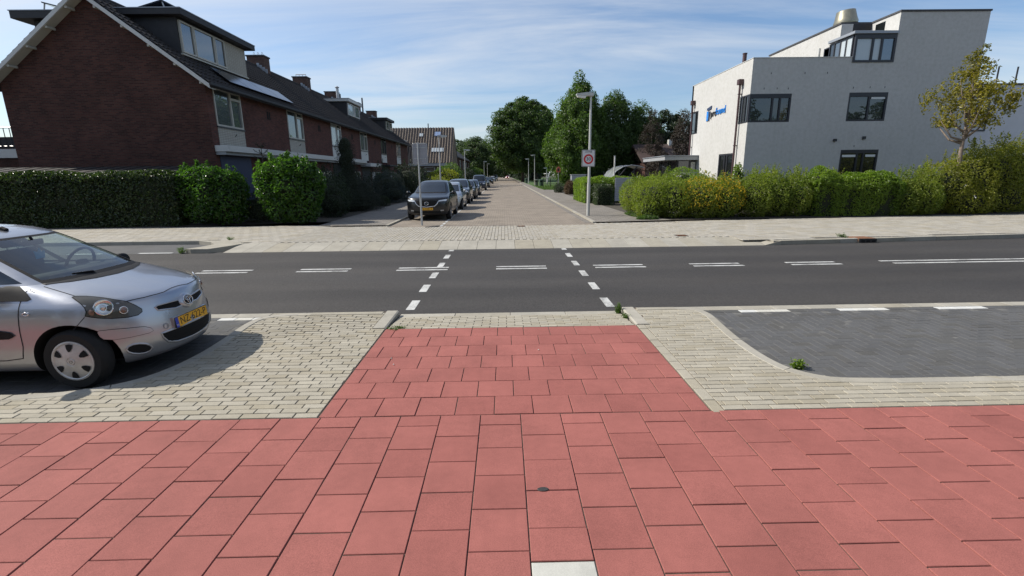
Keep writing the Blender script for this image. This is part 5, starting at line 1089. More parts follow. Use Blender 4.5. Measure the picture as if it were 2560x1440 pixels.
# trees across the cycle path, behind the viewpoint (they show in the office windows)
for k, (x, y, h, r_) in enumerate(((-34, -20, 11, 5), (-22, -16, 10, 4.5), (-11, -19, 12, 5.2), (1, -17, 10.5, 4.6), (12, -18, 12, 5.4), (23, -16, 11, 5), (34, -18, 12, 5.5), (46, -17, 11, 5.2), (58, -20, 12, 5.5))):
    tree('roadside_tree', 'leafy roadside tree in the row behind the cycle path', x, y, [(1.8, r_*.5), (3.5, r_*.9), (6, r_), (8.5, r_*.8), (h-1, r_*.45), (h, .4)], 2.5, .25, 'leaf_tree', 130, 7000, (.45, .28), 120+k, group='row of trees behind the cycle path', clump=1.1)
for k, (x, y) in enumerate(((-40, 330), (-20, 340), (2, 345), (22, 340), (45, 335))):
    tree('broad_tree', ['tree of the far backdrop left of the terrace', 'tree of the far backdrop left of the street end', 'tree of the far backdrop at the street end', 'tree of the far backdrop right of the street end', 'tree of the far backdrop behind the poplars'][k], x, y, [(.5, 7), (4, 10), (9, 11), (14, 8), (17, 1)], 3, .5, 'leaf_tree', 160, 9000, (.9, .6), 140+k, group='far trees closing the view', clump=2.2)
for k in range(7):
    blob_shrub('verge_hedge', ['dark shrubbery at the start of the avenue', 'second clump of dark shrubbery under the avenue', 'third clump of dark shrubbery under the avenue', 'fourth clump of dark shrubbery under the avenue', 'fifth clump of dark shrubbery under the avenue', 'sixth clump of dark shrubbery under the avenue', 'last dark shrubbery where the avenue ends'][k], 'shrub', [(6.6+.4*math.sin(k*3), 150+k*24, 1.2, 1.6, 9, 1.6), (9.5, 158+k*24, 1.6, 2.5, 9, 2.2)], 'leaf_dark', 3000, (.45, .3), seed=160+k, group='shrubbery under the avenue trees')

# what stands further along the main road on either side
box_hedge('clipped_hedge', 'further stretch of clipped hedge along the footway past the garden shed', 'hedge', -44.0, -24.3, 19.3, 20.2, 2.0, 'leaf_hedge', 16000, (.14, .10), bump=.07, seed=203, depth=.28)
for k, (x, y, h, r_) in enumerate(((-38, 26, 9, 3.6), (-47, 34, 10, 4.3), (-52, 28, 10, 4.6), (-64, 33, 11, 5), (-78, 28, 11, 5), (-95, 34, 12, 6), (52, 34, 11, 5), (64, 30, 11, 5), (80, 34, 12, 6))):
    tree('garden_tree', 'leafy garden tree beyond the terrace along the main road' if x < 0 else 'leafy garden tree beyond the annex along the main road', x, y, [(1.2, r_*.5), (3, r_*.9), (5.5, r_), (7.5, r_*.8), (h-1, r_*.4), (h, .4)], 2, .22, 'leaf_tree', 120, 7000, (.4, .26), 210+k, group='garden trees beyond the terrace' if x < 0 else 'garden trees beyond the annex', clump=1.0)
# ================================================================ vehicles
def crom(T, n):
    """smooth interpolation of a table of rows, n steps between rows"""
    T = np.array(T, float); out = []
    for i in range(len(T)-1):
        p0, p1, p2, p3 = T[max(i-1, 0)], T[i], T[i+1], T[min(i+2, len(T)-1)]
        m1 = np.where((p1-p0)*(p2-p1) > 0, (p2-p0)/2, 0) if i > 0 else p2-p1
        m2 = np.where((p2-p1)*(p3-p2) > 0, (p3-p1)/2, 0) if i < len(T)-2 else p2-p1
        m1 = np.sign(m1)*np.minimum(np.abs(m1), 3*np.abs(p2-p1)); m2 = np.sign(m2)*np.minimum(np.abs(m2), 3*np.abs(p2-p1))
        for t in np.linspace(0, 1, n, endpoint=False):
            h = (2*t**3-3*t**2+1, t**3-2*t**2+t, -2*t**3+3*t**2, t**3-t**2); out.append(h[0]*p1+h[1]*m1+h[2]*p2+h[3]*m2)
    out.append(T[-1]); return np.array(out)
NF, NS, NR = 18, 16, 10
TH_F = np.linspace(0, math.pi/2, NF+1)
def ring(row):
    z, xf, xr, w, nf, cf, nr, cr = row; xcf, xcr = xf-cf, xr+cr; half = []
    for t in TH_F: half.append((xcf+cf*max(0, math.cos(t))**(2/nf), w*math.sin(t)**(2/nf) if t > 0 else 0))
    for k in range(1, NS): half.append((xcf+(xcr-xcf)*k/NS, w*(1+.012*math.sin(math.pi*k/NS))))
    for t in np.linspace(0, math.pi/2, NR+1): half.append((xcr-cr*math.sin(t)**(2/nr), w*max(0, math.cos(t))**(2/nr)))
    half[-1] = (half[-1][0], 0)
    full = [(x, -y, z) for x, y in half]+[(x, y, z) for x, y in half[-2:0:-1]]
    return np.array(full)          # starts front centre, runs along the -y side to the rear, back along +y
# rows: z, xf, xr, w, nf, cf, nr, cr
HATCH_LOW = [(.155, .46, -2.75, .70, 2.2, .60, 3, .4), (.19, .575, -2.86, .785, 2.15, .70, 3, .45), (.25, .612, -2.90, .818, 2.15, .74, 3, .5), (.36, .630, -2.93, .832, 2.15, .75, 3, .5), (.48, .622, -2.94, .838, 2.15, .75, 3, .5),
             (.58, .604, -2.935, .838, 2.15, .74, 3, .5), (.66, .584, -2.93, .833, 2.15, .73, 3, .5), (.73, .560, -2.92, .824, 2.2, .72, 3, .5), (.785, .528, -2.91, .811, 2.25, .70, 3, .5), (.82, .470, -2.905, .798, 2.3, .67, 3, .5),
             (.85, .385, -2.90, .784, 2.35, .64, 3, .5), (.885, .265, -2.89, .765, 2.45, .60, 3, .5), (.92, .125, -2.885, .746, 2.6, .56, 3, .5), (.955, -.035, -2.875, .728, 2.85, .53, 3, .5), (.99, -.20, -2.86, .710, 3.1, .50, 3, .5)]
HATCH_TOP = [(.99, -.205, -2.855, .708, 3.1, .50, 3, .5), (1.03, -.29, -2.84, .694, 3.2, .50, 3, .5), (1.10, -.425, -2.81, .668, 3.3, .50, 3, .5), (1.20, -.62, -2.765, .632, 3.4, .50, 3, .5), (1.30, -.815, -2.71, .597, 3.4, .50, 3, .5), (1.385, -.99, -2.63, .562, 3.3, .50, 3, .5),
             (1.42, -1.085, -2.56, .540, 3.2, .48, 3, .5), (1.45, -1.20, -2.46, .505, 3.0, .46, 3, .48), (1.475, -1.36, -2.34, .44, 2.8, .42, 2.8, .42), (1.490, -1.54, -2.2, .33, 2.5, .33, 2.6, .33), (1.497, -1.70, -2.06, .17, 2.3, .18, 2.3, .18)]
SUV_LOW = [(.22, .66, -3.42, .78, 2.4, .62, 3, .4), (.29, .83, -3.55, .885, 2.45, .70, 3, .5), (.42, .875, -3.6, .915, 2.5, .74, 3, .5), (.58, .885, -3.62, .925, 2.55, .74, 3, .5), (.72, .875, -3.62, .925, 2.55, .72, 3, .5), (.84, .845, -3.62, .915, 2.55, .70, 3, .5),
           (.915, .80, -3.61, .905, 2.6, .68, 3, .5), (.965, .70, -3.6, .893, 2.7, .66, 3, .5), (1.00, .50, -3.6, .88, 2.8, .64, 3, .5), (1.04, .20, -3.59, .862, 2.9, .60, 3, .5), (1.08, -.14, -3.57, .84, 3.0, .56, 3, .5), (1.11, -.42, -3.55, .815, 3.1, .54, 3, .5)]
SUV_TOP = [(1.11, -.425, -3.545, .812, 3.1, .54, 3, .5), (1.17, -.56, -3.52, .79, 3.2, .54, 3, .5), (1.30, -.83, -3.44, .745, 3.3, .54, 3, .5), (1.43, -1.09, -3.33, .69, 3.3, .54, 3, .5), (1.52, -1.28, -3.22, .645, 3.2, .54, 3, .5), (1.565, -1.40, -3.12, .61, 3.1, .52, 3, .5), (1.60, -1.55, -3.0, .56, 3, .5, 3, .48), (1.63, -1.78, -2.82, .47, 2.8, .44, 2.8, .42), (1.645, -2.0, -2.62, .32, 2.5, .32, 2.6, .33), (1.65, -2.2, -2.45, .15, 2.3, .17, 2.3, .18)]
VAN_LOW = [(a[0]*1.05, a[1]*.86, a[2]*1.02, a[3], a[4], a[5]*.85, 4, .3) for a in SUV_LOW]
VAN_TOP = [(1.165, -.37, -3.6, .81, 3.3, .5, 4, .3), (1.25, -.47, -3.6, .80, 3.6, .45, 4, .3), (1.45, -.70, -3.6, .775, 3.8, .4, 4, .3), (1.65, -.93, -3.58, .745, 3.8, .4, 4, .3), (1.78, -1.10, -3.55, .71, 3.6, .4, 4, .3), (1.84, -1.25, -3.48, .66, 3.2, .4, 4, .35), (1.875, -1.45, -3.3, .55, 3, .4, 3, .4), (1.89, -1.75, -2.95, .35, 2.6, .35, 2.6, .35), (1.895, -2.0, -2.6, .15, 2.3, .2, 2.3, .2)]
def scaled(T, sx, sy, sz, dx=0): return [(r[0]*sz, r[1]*sx+dx, r[2]*sx, r[3]*sy, r[4], r[5]*sx, r[6], r[7]*sx) for r in T]
def rings_mesh(rows): return [ring(r) for r in rows]
def car_body(T, LOW, TOP, paintm, axles, wr, arch, glass='car_glass', k1=5, k2=4, cab_glass_rows=(2, 20), hollow=True):
    """lower body solid with wheel arches cut out, cabin shell with separate panes"""
    RG = rings_mesh(crom(LOW, k1)); n = len(RG[0]); V = np.concatenate(RG); m = len(RG)
    F = [(i*n+k, i*n+(k+1) % n, (i+1)*n+(k+1) % n, (i+1)*n+k) for i in range(m-1) for k in range(n)]
    me = bpy.data.meshes.new('body'); nq = len(F); F = F+[tuple(range(n-1, -1, -1)), tuple(range((m-1)*n, m*n))]
    me.from_pydata(V.tolist(), [], F); me.materials.append(MATS[paintm]); me.materials.append(MATS['dash']); me.materials.append(MATS['void_black'])
    me.polygons[nq].material_index = 2; me.polygons[nq+1].material_index = 1
    bm = bmesh.new(); bm.from_mesh(me); bmesh.ops.recalc_face_normals(bm, faces=bm.faces[:]); bm.to_mesh(me)
    bvh = BVHTree.FromBMesh(bm); bm.free(); setsmooth(me)
    ob = bpy.data.objects.new('body', me); COL.objects.link(ob); cut = []
    cm_ = MB()
    for ax in axles:
        for s in (-1, 1):
            prof = [(0, .42), (arch, .42), (arch, 1.3), (0, 1.3)]
            cm_.lathe(prof, 40, Matrix.Translation((ax, 0, wr+.005)) @ Matrix.Rotation(R(90)*(-s), 4, 'X'))
    co = cm_.obj('cutter', 'void_black', None, weld=True)
    mod = ob.modifiers.new('b', 'BOOLEAN'); mod.object = co; mod.operation = 'DIFFERENCE'; mod.solver = 'EXACT'
    try: mod.material_mode = 'TRANSFER'
    except Exception: pass
    dg = bpy.context.evaluated_depsgraph_get(); nm = bpy.data.meshes.new_from_object(ob.evaluated_get(dg)); bpy.data.objects.remove(ob); bpy.data.objects.remove(co)
    nm.name = 'body'; nm.set_sharp_from_angle(angle=R(38)); body = mkobj('body', nm, None, T)
    # cabin
    RT = rings_mesh(crom(TOP, k2)); m = len(RT); a, b_ = cab_glass_rows; q = {'body': [], 'windscreen': [], 'seal': [], 'side_window_l': [], 'side_window_r': [], 'quarter_l': [], 'quarter_r': [], 'rear_window': []}
    for i in range(m-1):
        for k in range(n):
            c = k if k < n//2 else n-1-k; f = (i*n+k, i*n+(k+1) % n, (i+1)*n+(k+1) % n, (i+1)*n+k); key = 'body'; side = 'l' if k >= n//2 else 'r'
            if a <= i < b_:
                if c <= 9: key = 'seal' if (c == 9 or i == a or i == b_-1) else 'windscreen'
                elif 13 <= c <= NF+4 and i < b_-2: key = 'side_window_'+side
                elif NF+6 <= c <= NF+13 and i < b_-2: key = 'quarter_'+side
                elif c >= NF+NS+4 and i < b_-1: key = 'rear_window'
            elif i < a and c <= 9: key = 'seal'
            q[key].append(f)
    V = np.concatenate(RT)
    def sub(name, fs, mat, parent, top=False):
        used = sorted({v for f in fs for v in f}); ix = {v: j for j, v in enumerate(used)}; fs2 = [tuple(ix[v] for v in f) for f in fs]; vs = V[used].tolist()
        if top: ring_ = [ix[(m-1)*n+k] for k in range(n)]; fs2.append(tuple(ring_))
        mm = bpy.data.meshes.new(name); mm.from_pydata(vs, [], fs2); mm.materials.append(MATS[mat]); bm = bmesh.new(); bm.from_mesh(mm); bmesh.ops.recalc_face_normals(bm, faces=bm.faces[:]); bm.to_mesh(mm); bm.free(); setsmooth(mm); return mkobj(name, mm, None, parent)
    cab = sub('cabin', q['body'], paintm, T, True); sub('windscreen', q['windscreen'], glass, T); sub('windscreen_seal', q['seal'], 'black_plastic', cab)
    for k in ('side_window_l', 'side_window_r', 'quarter_l', 'quarter_r'): sub('side_window' if 'side' in k else 'quarter_window', q[k], glass, T)
    sub('rear_window', q['rear_window'], glass, T)
    bt = BVHTree.FromPolygons([tuple(v) for v in V.tolist()], [f for fs in q.values() for f in fs])
    return body, bvh, bt
def wheel(T, x, y, r, s, cap='hubcap', style='cap', w=.16):
    """s=-1: outer face towards -y"""
    M = Matrix.Translation((x, y, r)) @ Matrix.Rotation(R(90)*(1 if s < 0 else -1), 4, 'X'); rr = r*.665
    ty = MB().lathe([(rr*.98, -w/2), (r*.90, -w/2), (r*.985, -w/2+.03), (r, -w/2+.05), (r, w/2-.05), (r*.985, w/2-.03), (r*.90, w/2+.004), (rr*1.03, w/2), (rr*.99, w/2-.012), (rr*.9, w/2-.05)], 48, M).obj('wheel', 'tyre', T, smooth=True, local=True, auto=50)
    if style == 'cap':
        hc = MB().lathe([(rr*1.02, w/2-.012), (rr*1.0, w/2+.002), (rr*.93, w/2+.006), (rr*.88, w/2-.001), (rr*.5, w/2+.014), (rr*.22, w/2+.020), (rr*.2, w/2+.016), (rr*.17, w/2+.016), (rr*.15, w/2+.021), (0, w/2+.022)], 48, M).obj('hubcap', cap, ty, smooth=True, local=True, auto=30)
        for k in range(6):
            t = 2*math.pi*(k+.5)/6; pts = []
            for (ra, da) in ((.86, -.20), (.87, .0), (.86, .20), (.66, .20), (.52, .10), (.50, 0), (.52, -.10), (.66, -.20)):
                hgt = w/2+.001+.0145*(.90-ra)/.4 if ra > .5 else w/2+.0155
                pts.append(M @ Vector((rr*ra*math.cos(t+da), rr*ra*math.sin(t+da), hgt+.003)))
            MB().face(pts).obj('hubcap_slot', 'void_black', ty, local=True)
        MB().tube([M @ Vector((rr*.07*math.cos(a_), rr*.055*math.sin(a_), w/2+.0225)) for a_ in np.linspace(0, 6.283, 15)], .002, 5).obj('hub_emblem', 'lamp_bezel', ty, local=True)
    else:
        mb = MB().lathe([(rr*1.02, w/2-.02), (rr, w/2), (rr*.93, w/2-.002), (rr*.9, w/2-.05)], 40, M)
        for k in range(5):
            t = 2*math.pi*k/5
            for da in (-.13, .13): mb.mesh([M @ Vector((rr*a_*math.cos(t+d), rr*a_*math.sin(t+d), w/2-.004+hh)) for a_, d, hh in ((.95, da-.07, 0), (.95, da+.07, 0), (.16, da*2+.25, .005), (.16, da*2-.25, .005))], [(0, 1, 2, 3)])
        mb.lathe([(rr*.2, w/2-.002), (rr*.17, w/2+.006), (0, w/2+.006)], 16, M); mb.obj('rim', cap, ty, local=True); MB().lathe([(rr*.92, w/2-.06), (0, w/2-.06)], 24, M).obj('brake', 'void_black', ty, local=True)
    return ty
def patch(name, pts, bvh, mat, parent, off=.003, res=.035, nv=None, mirror=False):
    P = [Vector(p) for p in pts]; cs = sum(P, Vector())/len(P)
    if nv is None:
        nv = Vector()
        for p in P+[cs]: h = bvh.find_nearest(p); nv += h[1]
        nv.normalize()
    nv = Vector(nv).normalized(); u = nv.cross(Vector((0, 0, 1))).normalized(); v = u.cross(nv); p2 = [Vector(((p-cs).dot(u), (p-cs).dot(v))) for p in P]
    # resample edge finely
    e2 = []
    for a, b_ in zip(p2, p2[1:]+p2[:1]):
        k = max(1, int((b_-a).length/res)); e2 += [a.lerp(b_, j/k) for j in range(k)]
    ne = len(e2); xs = [p.x for p in e2]; ys = [p.y for p in e2]; inn = []
    def inside(q):
        c = False
        for i in range(ne):
            a, b_ = e2[i], e2[(i+1) % ne]
            if (a.y > q.y) != (b_.y > q.y) and q.x < (b_.x-a.x)*(q.y-a.y)/(b_.y-a.y)+a.x: c = not c
        return c
    x = min(xs)+res/2
    while x < max(xs):
        y = min(ys)+res/2
        while y < max(ys):
            q = Vector((x, y))
            if inside(q) and min((q-e).length for e in e2) > res*.45: inn.append(q)
            y += res
        x += res
    r_ = delaunay_2d_cdt(e2+inn, [(i, (i+1) % ne) for i in range(ne)], [list(range(ne))], 1, 1e-5); vs = []
    for q in r_[0]:
        p = cs+u*q.x+v*q.y; h = bvh.ray_cast(p+nv*.5, -nv, 1.2)
        if h[0] is None: h = bvh.find_nearest(p)
        vs.append(h[0]+h[1]*off)
    outs = []
    for sgn in ((1, -1) if mirror else (1,)):
        me = bpy.data.meshes.new(name); me.from_pydata([(a.x, a.y*sgn, a.z) for a in vs], [], [tuple(f) for f in r_[2]]); me.materials.append(MATS[mat]); bm = bmesh.new(); bm.from_mesh(me); bmesh.ops.recalc_face_normals(bm, faces=bm.faces[:])
        c_ = sum((f.normal for f in bm.faces), Vector())
        if c_.dot(Vector((nv.x, nv.y*sgn, nv.z))) < 0: bmesh.ops.reverse_faces(bm, faces=bm.faces[:])
        bm.to_mesh(me); bm.free(); setsmooth(me); outs.append(mkobj(name, me, None, parent))
    return outs if mirror else outs[0]
def stripe(name, pts, bvh, mat, parent, w=.007, off=.0025, closed=False, mirror=False, step=.03, raise_=0):
    P = [Vector(p) for p in pts]; S_ = []
    for a, b_ in zip(P, P[1:]+(P[:1] if closed else [])):
        k = max(1, int((b_-a).length/step)); S_ += [a.lerp(b_, j/k) for j in range(k)]
    if not closed: S_.append(P[-1])
    H = [bvh.find_nearest(p) for p in S_]; Q = [h[0] for h in H]; Nn = [h[1] for h in H]; m_ = len(Q); rows = []
    for i in range(m_+(1 if closed else 0)):
        i0 = i % m_; t = (Q[(i+1) % m_ if closed else min(i+1, m_-1)]-Q[(i-1) % m_ if closed else max(i-1, 0)]).normalized(); s = Nn[i0].cross(t).normalized(); b0 = Q[i0]+Nn[i0]*off
        rows.append([b0-s*w/2, b0+Nn[i0]*raise_, b0+s*w/2])
    outs = []
    for sgn in ((1, -1) if mirror else (1,)):
        outs.append(MB().grid([[(p.x, p.y*sgn, p.z) for p in r_] for r_ in rows]).obj(name, mat, parent, smooth=True, local=True))
    return outs
def plate(T, txt, x, z, w=.54, h=.115, tilt=0, mat='plate_yellow'):
    p = Vector((x, 0, z)); M = basis((0, 1, 0), (-math.sin(tilt), 0, math.cos(tilt)), p)       # local x -> +y, y -> up, z -> +x
    def bx(x0, x1, y0, y1, z0, z1, name, m_, par): 
        mb = MB().box(x0, x1, y0, y1, z0, z1, .002); mb.v = [tuple(M @ Vector(q)) for q in mb.v]; return mb.obj(name, m_, par, local=True)
    pl = bx(-w/2, w/2, -h/2, h/2, 0, .008, 'number_plate', 'plate_black', T); bx(-w/2+.052, w/2-.006, -h/2+.006, h/2-.006, .0082, .0095, 'plate_face', mat, pl); bx(-w/2+.006, -w/2+.05, -h/2+.006, h/2-.006, .0082, .0095, 'plate_band', 'plate_blue', pl)
    me = text_mesh(txt, h*.92, .0004); bx0 = max(v.co.x for v in me.vertices)-min(v.co.x for v in me.vertices); sx = (w-.11)/bx0; me.transform(Matrix.Diagonal((sx, 1.02, 1, 1))); me.transform(M @ Matrix.Translation((.023, 0, .0101))); me.materials.clear(); me.materials.append(MATS['plate_black']); mkobj('plate_text', me, None, pl)
    me = text_mesh('NL', .028, .0003); me.transform(M @ Matrix.Translation((-w/2+.028, -h*.22, .0101))); me.materials.clear(); me.materials.append(MATS['sign_white']); mkobj('plate_text', me, None, pl)
    return pl
def ring_obj(name, c, nv, rx, ry, rad, mat, parent, n=28, upv=(0, 0, 1), seg=6, tiltz=0):
    nv = Vector(nv).normalized(); u = Vector(upv).cross(nv).normalized(); v = nv.cross(u); c = Vector(c)
    return MB().tube([c+u*rx*math.cos(a)+v*ry*math.sin(a) for a in np.linspace(0, 2*math.pi, n)], rad, seg, cap=False).obj(name, mat, parent, smooth=True, local=True)
# ---------------------------------------------------------------- silver hatchback in the bay
A = thing('hatchback_car', 'small silver hatchback parked in the near bay beside the cycle path', 'car', (-4.08, 5.11, -.07)); body, bv, bt = car_body(A, HATCH_LOW, HATCH_TOP, 'paint_silver', (0, -2.43), .292, .345, k1=6)
for x in (0, -2.43):
    for s in (-1, 1): wheel(A, x, s*.748, .292, s)
HEAD = [(0.005, -0.694, 0.878), (0.017, -0.674, 0.884), (0.089, -0.641, 0.875), (0.199, -0.605, 0.851), (0.301, -0.58, 0.821), (0.38, -0.541, 0.79), (0.433, -0.505, 0.738), (0.461, -0.478, 0.696), (0.464, -0.485, 0.67), (0.448, -0.522, 0.647), (0.4, -0.588, 0.644), (0.314, -0.671, 0.658), (0.236, -0.725, 0.68), (0.152, -0.765, 0.711), (0.16, -0.753, 0.75), (0.146, -0.745, 0.787), (0.106, -0.732, 0.825), (0.047, -0.712, 0.857)]
hl = patch('headlight', HEAD, bv, 'lamp_bezel', A, off=.002, mirror=True)
for k, s in enumerate((1, -1)):
    for (c, r_, kind) in (((.255, -.672, .765), .072, 0), ((.371, -.593, .718), .030, 1)):
        h = bv.find_nearest(Vector((c[0], c[1], c[2]))); nv = (h[1]+Vector((.5, 0, 0))).normalized(); nv = Vector((nv.x, nv.y*s, nv.z)); p = Vector((h[0].x, h[0].y*s, h[0].z)); u = nv.orthogonal(); M = basis(u, nv.cross(u), p)
        if kind == 0:
            MB().lathe([(r_, .010), (r_*1.06, .016), (r_*.98, .019), (r_*.8, .010), (r_*.45, .006), (r_*.2, .010), (r_*.16, .018), (0, .020)], 32, M).obj('reflector', 'lamp_reflector', hl[k], smooth=True, local=True, auto=60)
            MB().lathe([(r_*.32, .0105), (r_*.26, .022), (0, .027)], 20, M).obj('bulb_cap', 'lamp_reflector', hl[k], smooth=True, local=True)
        else: MB().lathe([(r_, .004), (r_*.9, .018), (r_*.5, .026), (0, .029)], 20, M).obj('indicator', 'lamp_amber', hl[k], smooth=True, local=True); ring_obj('indicator_ring', p+nv*.008, nv, r_*1.1, r_*1.1, .006, 'lamp_reflector', hl[k])
    h = bv.find_nearest(Vector((.185, -.728, .735))); MB().lathe([(.03, .003), (.02, .012), (0, .014)], 14, Matrix.Translation((h[0].x, h[0].y*s, h[0].z)) @ Matrix.Rotation(R(90)*s, 4, 'X')).obj('side_reflector', 'lamp_amber', hl[k], smooth=True, local=True)
cv = patch('lamp_cover_glass', HEAD, bv, 'lamp_glass', hl[0], off=.030); cv2 = cv.copy(); cv2.data = cv.data.copy(); COL.objects.link(cv2); cv2.parent = hl[1]; cv2.data.transform(Matrix.Diagonal((1, -1, 1, 1))); cv2.data.flip_normals()
stripe('headlight_seam', HEAD, bv, 'seam', A, .008, .003, closed=True, mirror=True)
HE = [(-.287, -.636, .972), (-.219, -.646, .954), (-.153, -.655, .936), (-.089, -.662, .917), (.013, -.673, .886)]
stripe('bonnet_seam', HE, bv, 'seam', A, .007, .002, mirror=True)
HC = [(.378, -.539, .792), (.448, -.403, .795), (.487, -.269, .797), (.5, -.188, .798), (.494, -.111, .808), (.489, -.05, .812)]
stripe('bonnet_seam', HC+[(x, -y, z) for x, y, z in HC[::-1]], bv, 'seam', A, .008, .002)
GR = [(.515, -.372, .683), (.521, -.343, .696), (.564, -.15, .692), (.578, -.08, .69), (.590, -.08, .625), (.583, -.173, .618), (.529, -.359, .647)]
for g in patch('upper_grille', GR, bv, 'void_black', A, off=.002, mirror=True): pass
stripe('grille_lip', GR, bv, 'paint_silver', A, .016, .002, closed=True, mirror=True, raise_=.008)
for k in range(3): stripe('grille_bar', [(.53, -.33, .665-.006*k+.012), (.575, -.1, .672-.018*k)], bv, 'black_plastic', A, .005, .005, mirror=True)
h = bv.find_nearest(Vector((.585, 0, .663))); c0 = h[0]; nv = h[1]
M = basis((0, 1, 0), nv.cross(Vector((0, 1, 0))), c0); MB().lathe([(.105, -.004), (.092, .014), (.07, .022), (0, .024)], 28, M @ Matrix.Diagonal((1.05, .8, 1, 1))).obj('emblem_boss', 'paint_silver', A, smooth=True, local=True); c1 = c0+nv*.026
em = ring_obj('emblem', c1, nv, .066, .052, .0068, 'chrome', A); MB().lathe([(.062, -.003), (0, -.002)], 24, Matrix.Translation(nv*.026) @ M @ Matrix.Diagonal((1, .8, 1, 1))).obj('emblem_field', 'black_plastic', em, local=True)
vv = nv.cross(Vector((0, 1, 0))).normalized(); vv = vv if vv.z > 0 else -vv
ring_obj('emblem_oval', c1+vv*.016+nv*.002, nv, .040, .020, .005, 'chrome', em); ring_obj('emblem_oval', c1-vv*.004+nv*.003, nv, .017, .036, .005, 'chrome', em)
IN = [(.551, -.401, .414), (.589, -.296, .420), (.624, 0, .425), (.589, .296, .420), (.551, .401, .414), (.556, .392, .368), (.567, .353, .31), (.594, .253, .275), (.622, 0, .262), (.594, -.253, .275), (.567, -.353, .31), (.556, -.392, .368)]
patch('lower_grille', IN, bv, 'void_black', A, off=.002); stripe('grille_lip', IN, bv, 'paint_silver', A, .022, .001, closed=True, raise_=.012)
for z in (.305, .34, .375): stripe('grille_bar', [(.585, -.33, z), (.624, 0, z-.008), (.585, .33, z)], bv, 'black_plastic', A, .006, .006)
FG = [(0.498, -0.488, 0.29), (0.484, -0.499, 0.265), (0.458, -0.532, 0.255), (0.426, -0.575, 0.261), (0.396, -0.615, 0.28), (0.376, -0.643, 0.307), (0.372, -0.652, 0.337), (0.385, -0.641, 0.361), (0.413, -0.614, 0.373), (0.447, -0.574, 0.369), (0.477, -0.533, 0.351), (0.496, -0.501, 0.321)]
patch('fog_recess', FG, bv, 'void_black', A, off=.002, mirror=True); stripe('fog_lip', FG, bv, 'paint_silver', A, .02, .001, closed=True, mirror=True, raise_=.010)
IS = [(0.222, -0.753, 0.546), (0.23, -0.747, 0.56), (0.311, -0.694, 0.555), (0.478, -0.515, 0.524), (0.508, -0.472, 0.495), (0.519, -0.458, 0.466), (0.502, -0.493, 0.453), (0.409, -0.616, 0.452), (0.315, -0.7, 0.456), (0.255, -0.739, 0.475), (0.233, -0.75, 0.505)]
for g in patch('bumper_insert', IS, bv, 'paint_silver', A, off=.007, mirror=True): pass
stripe('insert_seam', IS, bv, 'seam', A, .008, .004, closed=True, mirror=True)
stripe('bumper_seam', [(.147, -.768, .703), (.108, -.792, .652), (.056, -.815, .592)], bv, 'seam', A, .006, .002, mirror=True)
stripe('door_seam', [(-.37, -.72, .965), (-.395, -.788, .846), (-.405, -.842, .6), (-.41, -.842, .45), (-.445, -.834, .33), (-.6, -.834, .31), (-1.5, -.84, .31)], bv, 'seam', A, .008, .002, mirror=True)
patch('mirror_sail', [(-.72, -.70, .985), (-.45, -.69, .985), (-.36, -.735, .93), (-.305, -.768, .885), (-.34, -.779, .868), (-.60, -.782, .872), (-.72, -.78, .88)], bv, 'black_plastic', A, off=.006, mirror=True)
patch('side_moulding', [(-.95, -.843, .61), (-.581, -.843, .606), (-.49, -.842, .59), (-.456, -.842, .555), (-.51, -.843, .525), (-.95, -.844, .515)], bv, 'black_plastic', A, off=.010, mirror=True)
ring_obj('side_repeater', (-.33, -.826, .755), (0, -1, 0), .026, .013, .006, 'chrome', A); stripe('wing_seam', [(-.365, -.70, .975), (-.34, -.715, .955), (-.30, -.725, .94)], bv, 'seam', A, .005, .002, mirror=True)
for s in (-1, 1): MB().lathe([(.0, -.06), (.05, -.055), (.085, -.02), (.09, .03), (.07, .055), (0, .06)], 20, Matrix.Translation((-.76, s*.90, .975)) @ Matrix.Rotation(R(90), 4, 'Y') @ Matrix.Diagonal((.85, 1.25, 1, 1))).obj('door_mirror', 'black_plastic', A, smooth=True, local=True); MB().box(-.79, -.71, s*.75, s*.86, .93, .965).obj('mirror_arm', 'black_plastic', A, local=True)
plate(A, 'NZ-622-P', .612, .478, tilt=.10); MB().box(.55, .612, -.28, .28, .42, .54).obj('plate_holder', 'paint_silver', A, local=True)
ring_obj('tow_cap', (.575, -.345, .475), (.9, -.4, 0), .024, .026, .003, 'grey_trim', A)
for s in (-1, 1):
    MB().tube([(-1.30, s*.848, .80), (-1.28, s*.872, .80), (-1.14, s*.872, .803), (-1.12, s*.848, .803)], .013, 8).obj('door_handle', 'black_plastic', A, smooth=True, local=True)
    patch('tail_light', [(-2.80, s*.56, .98), (-2.72, s*.72, .96), (-2.74, s*.78, .78), (-2.86, s*.62, .76)], bv, 'sign_red', A, off=.006)
stripe('door_seam', [(-1.42, -.78, .965), (-1.44, -.83, .75), (-1.46, -.842, .33)], bv, 'seam', A, .008, .002, mirror=True)
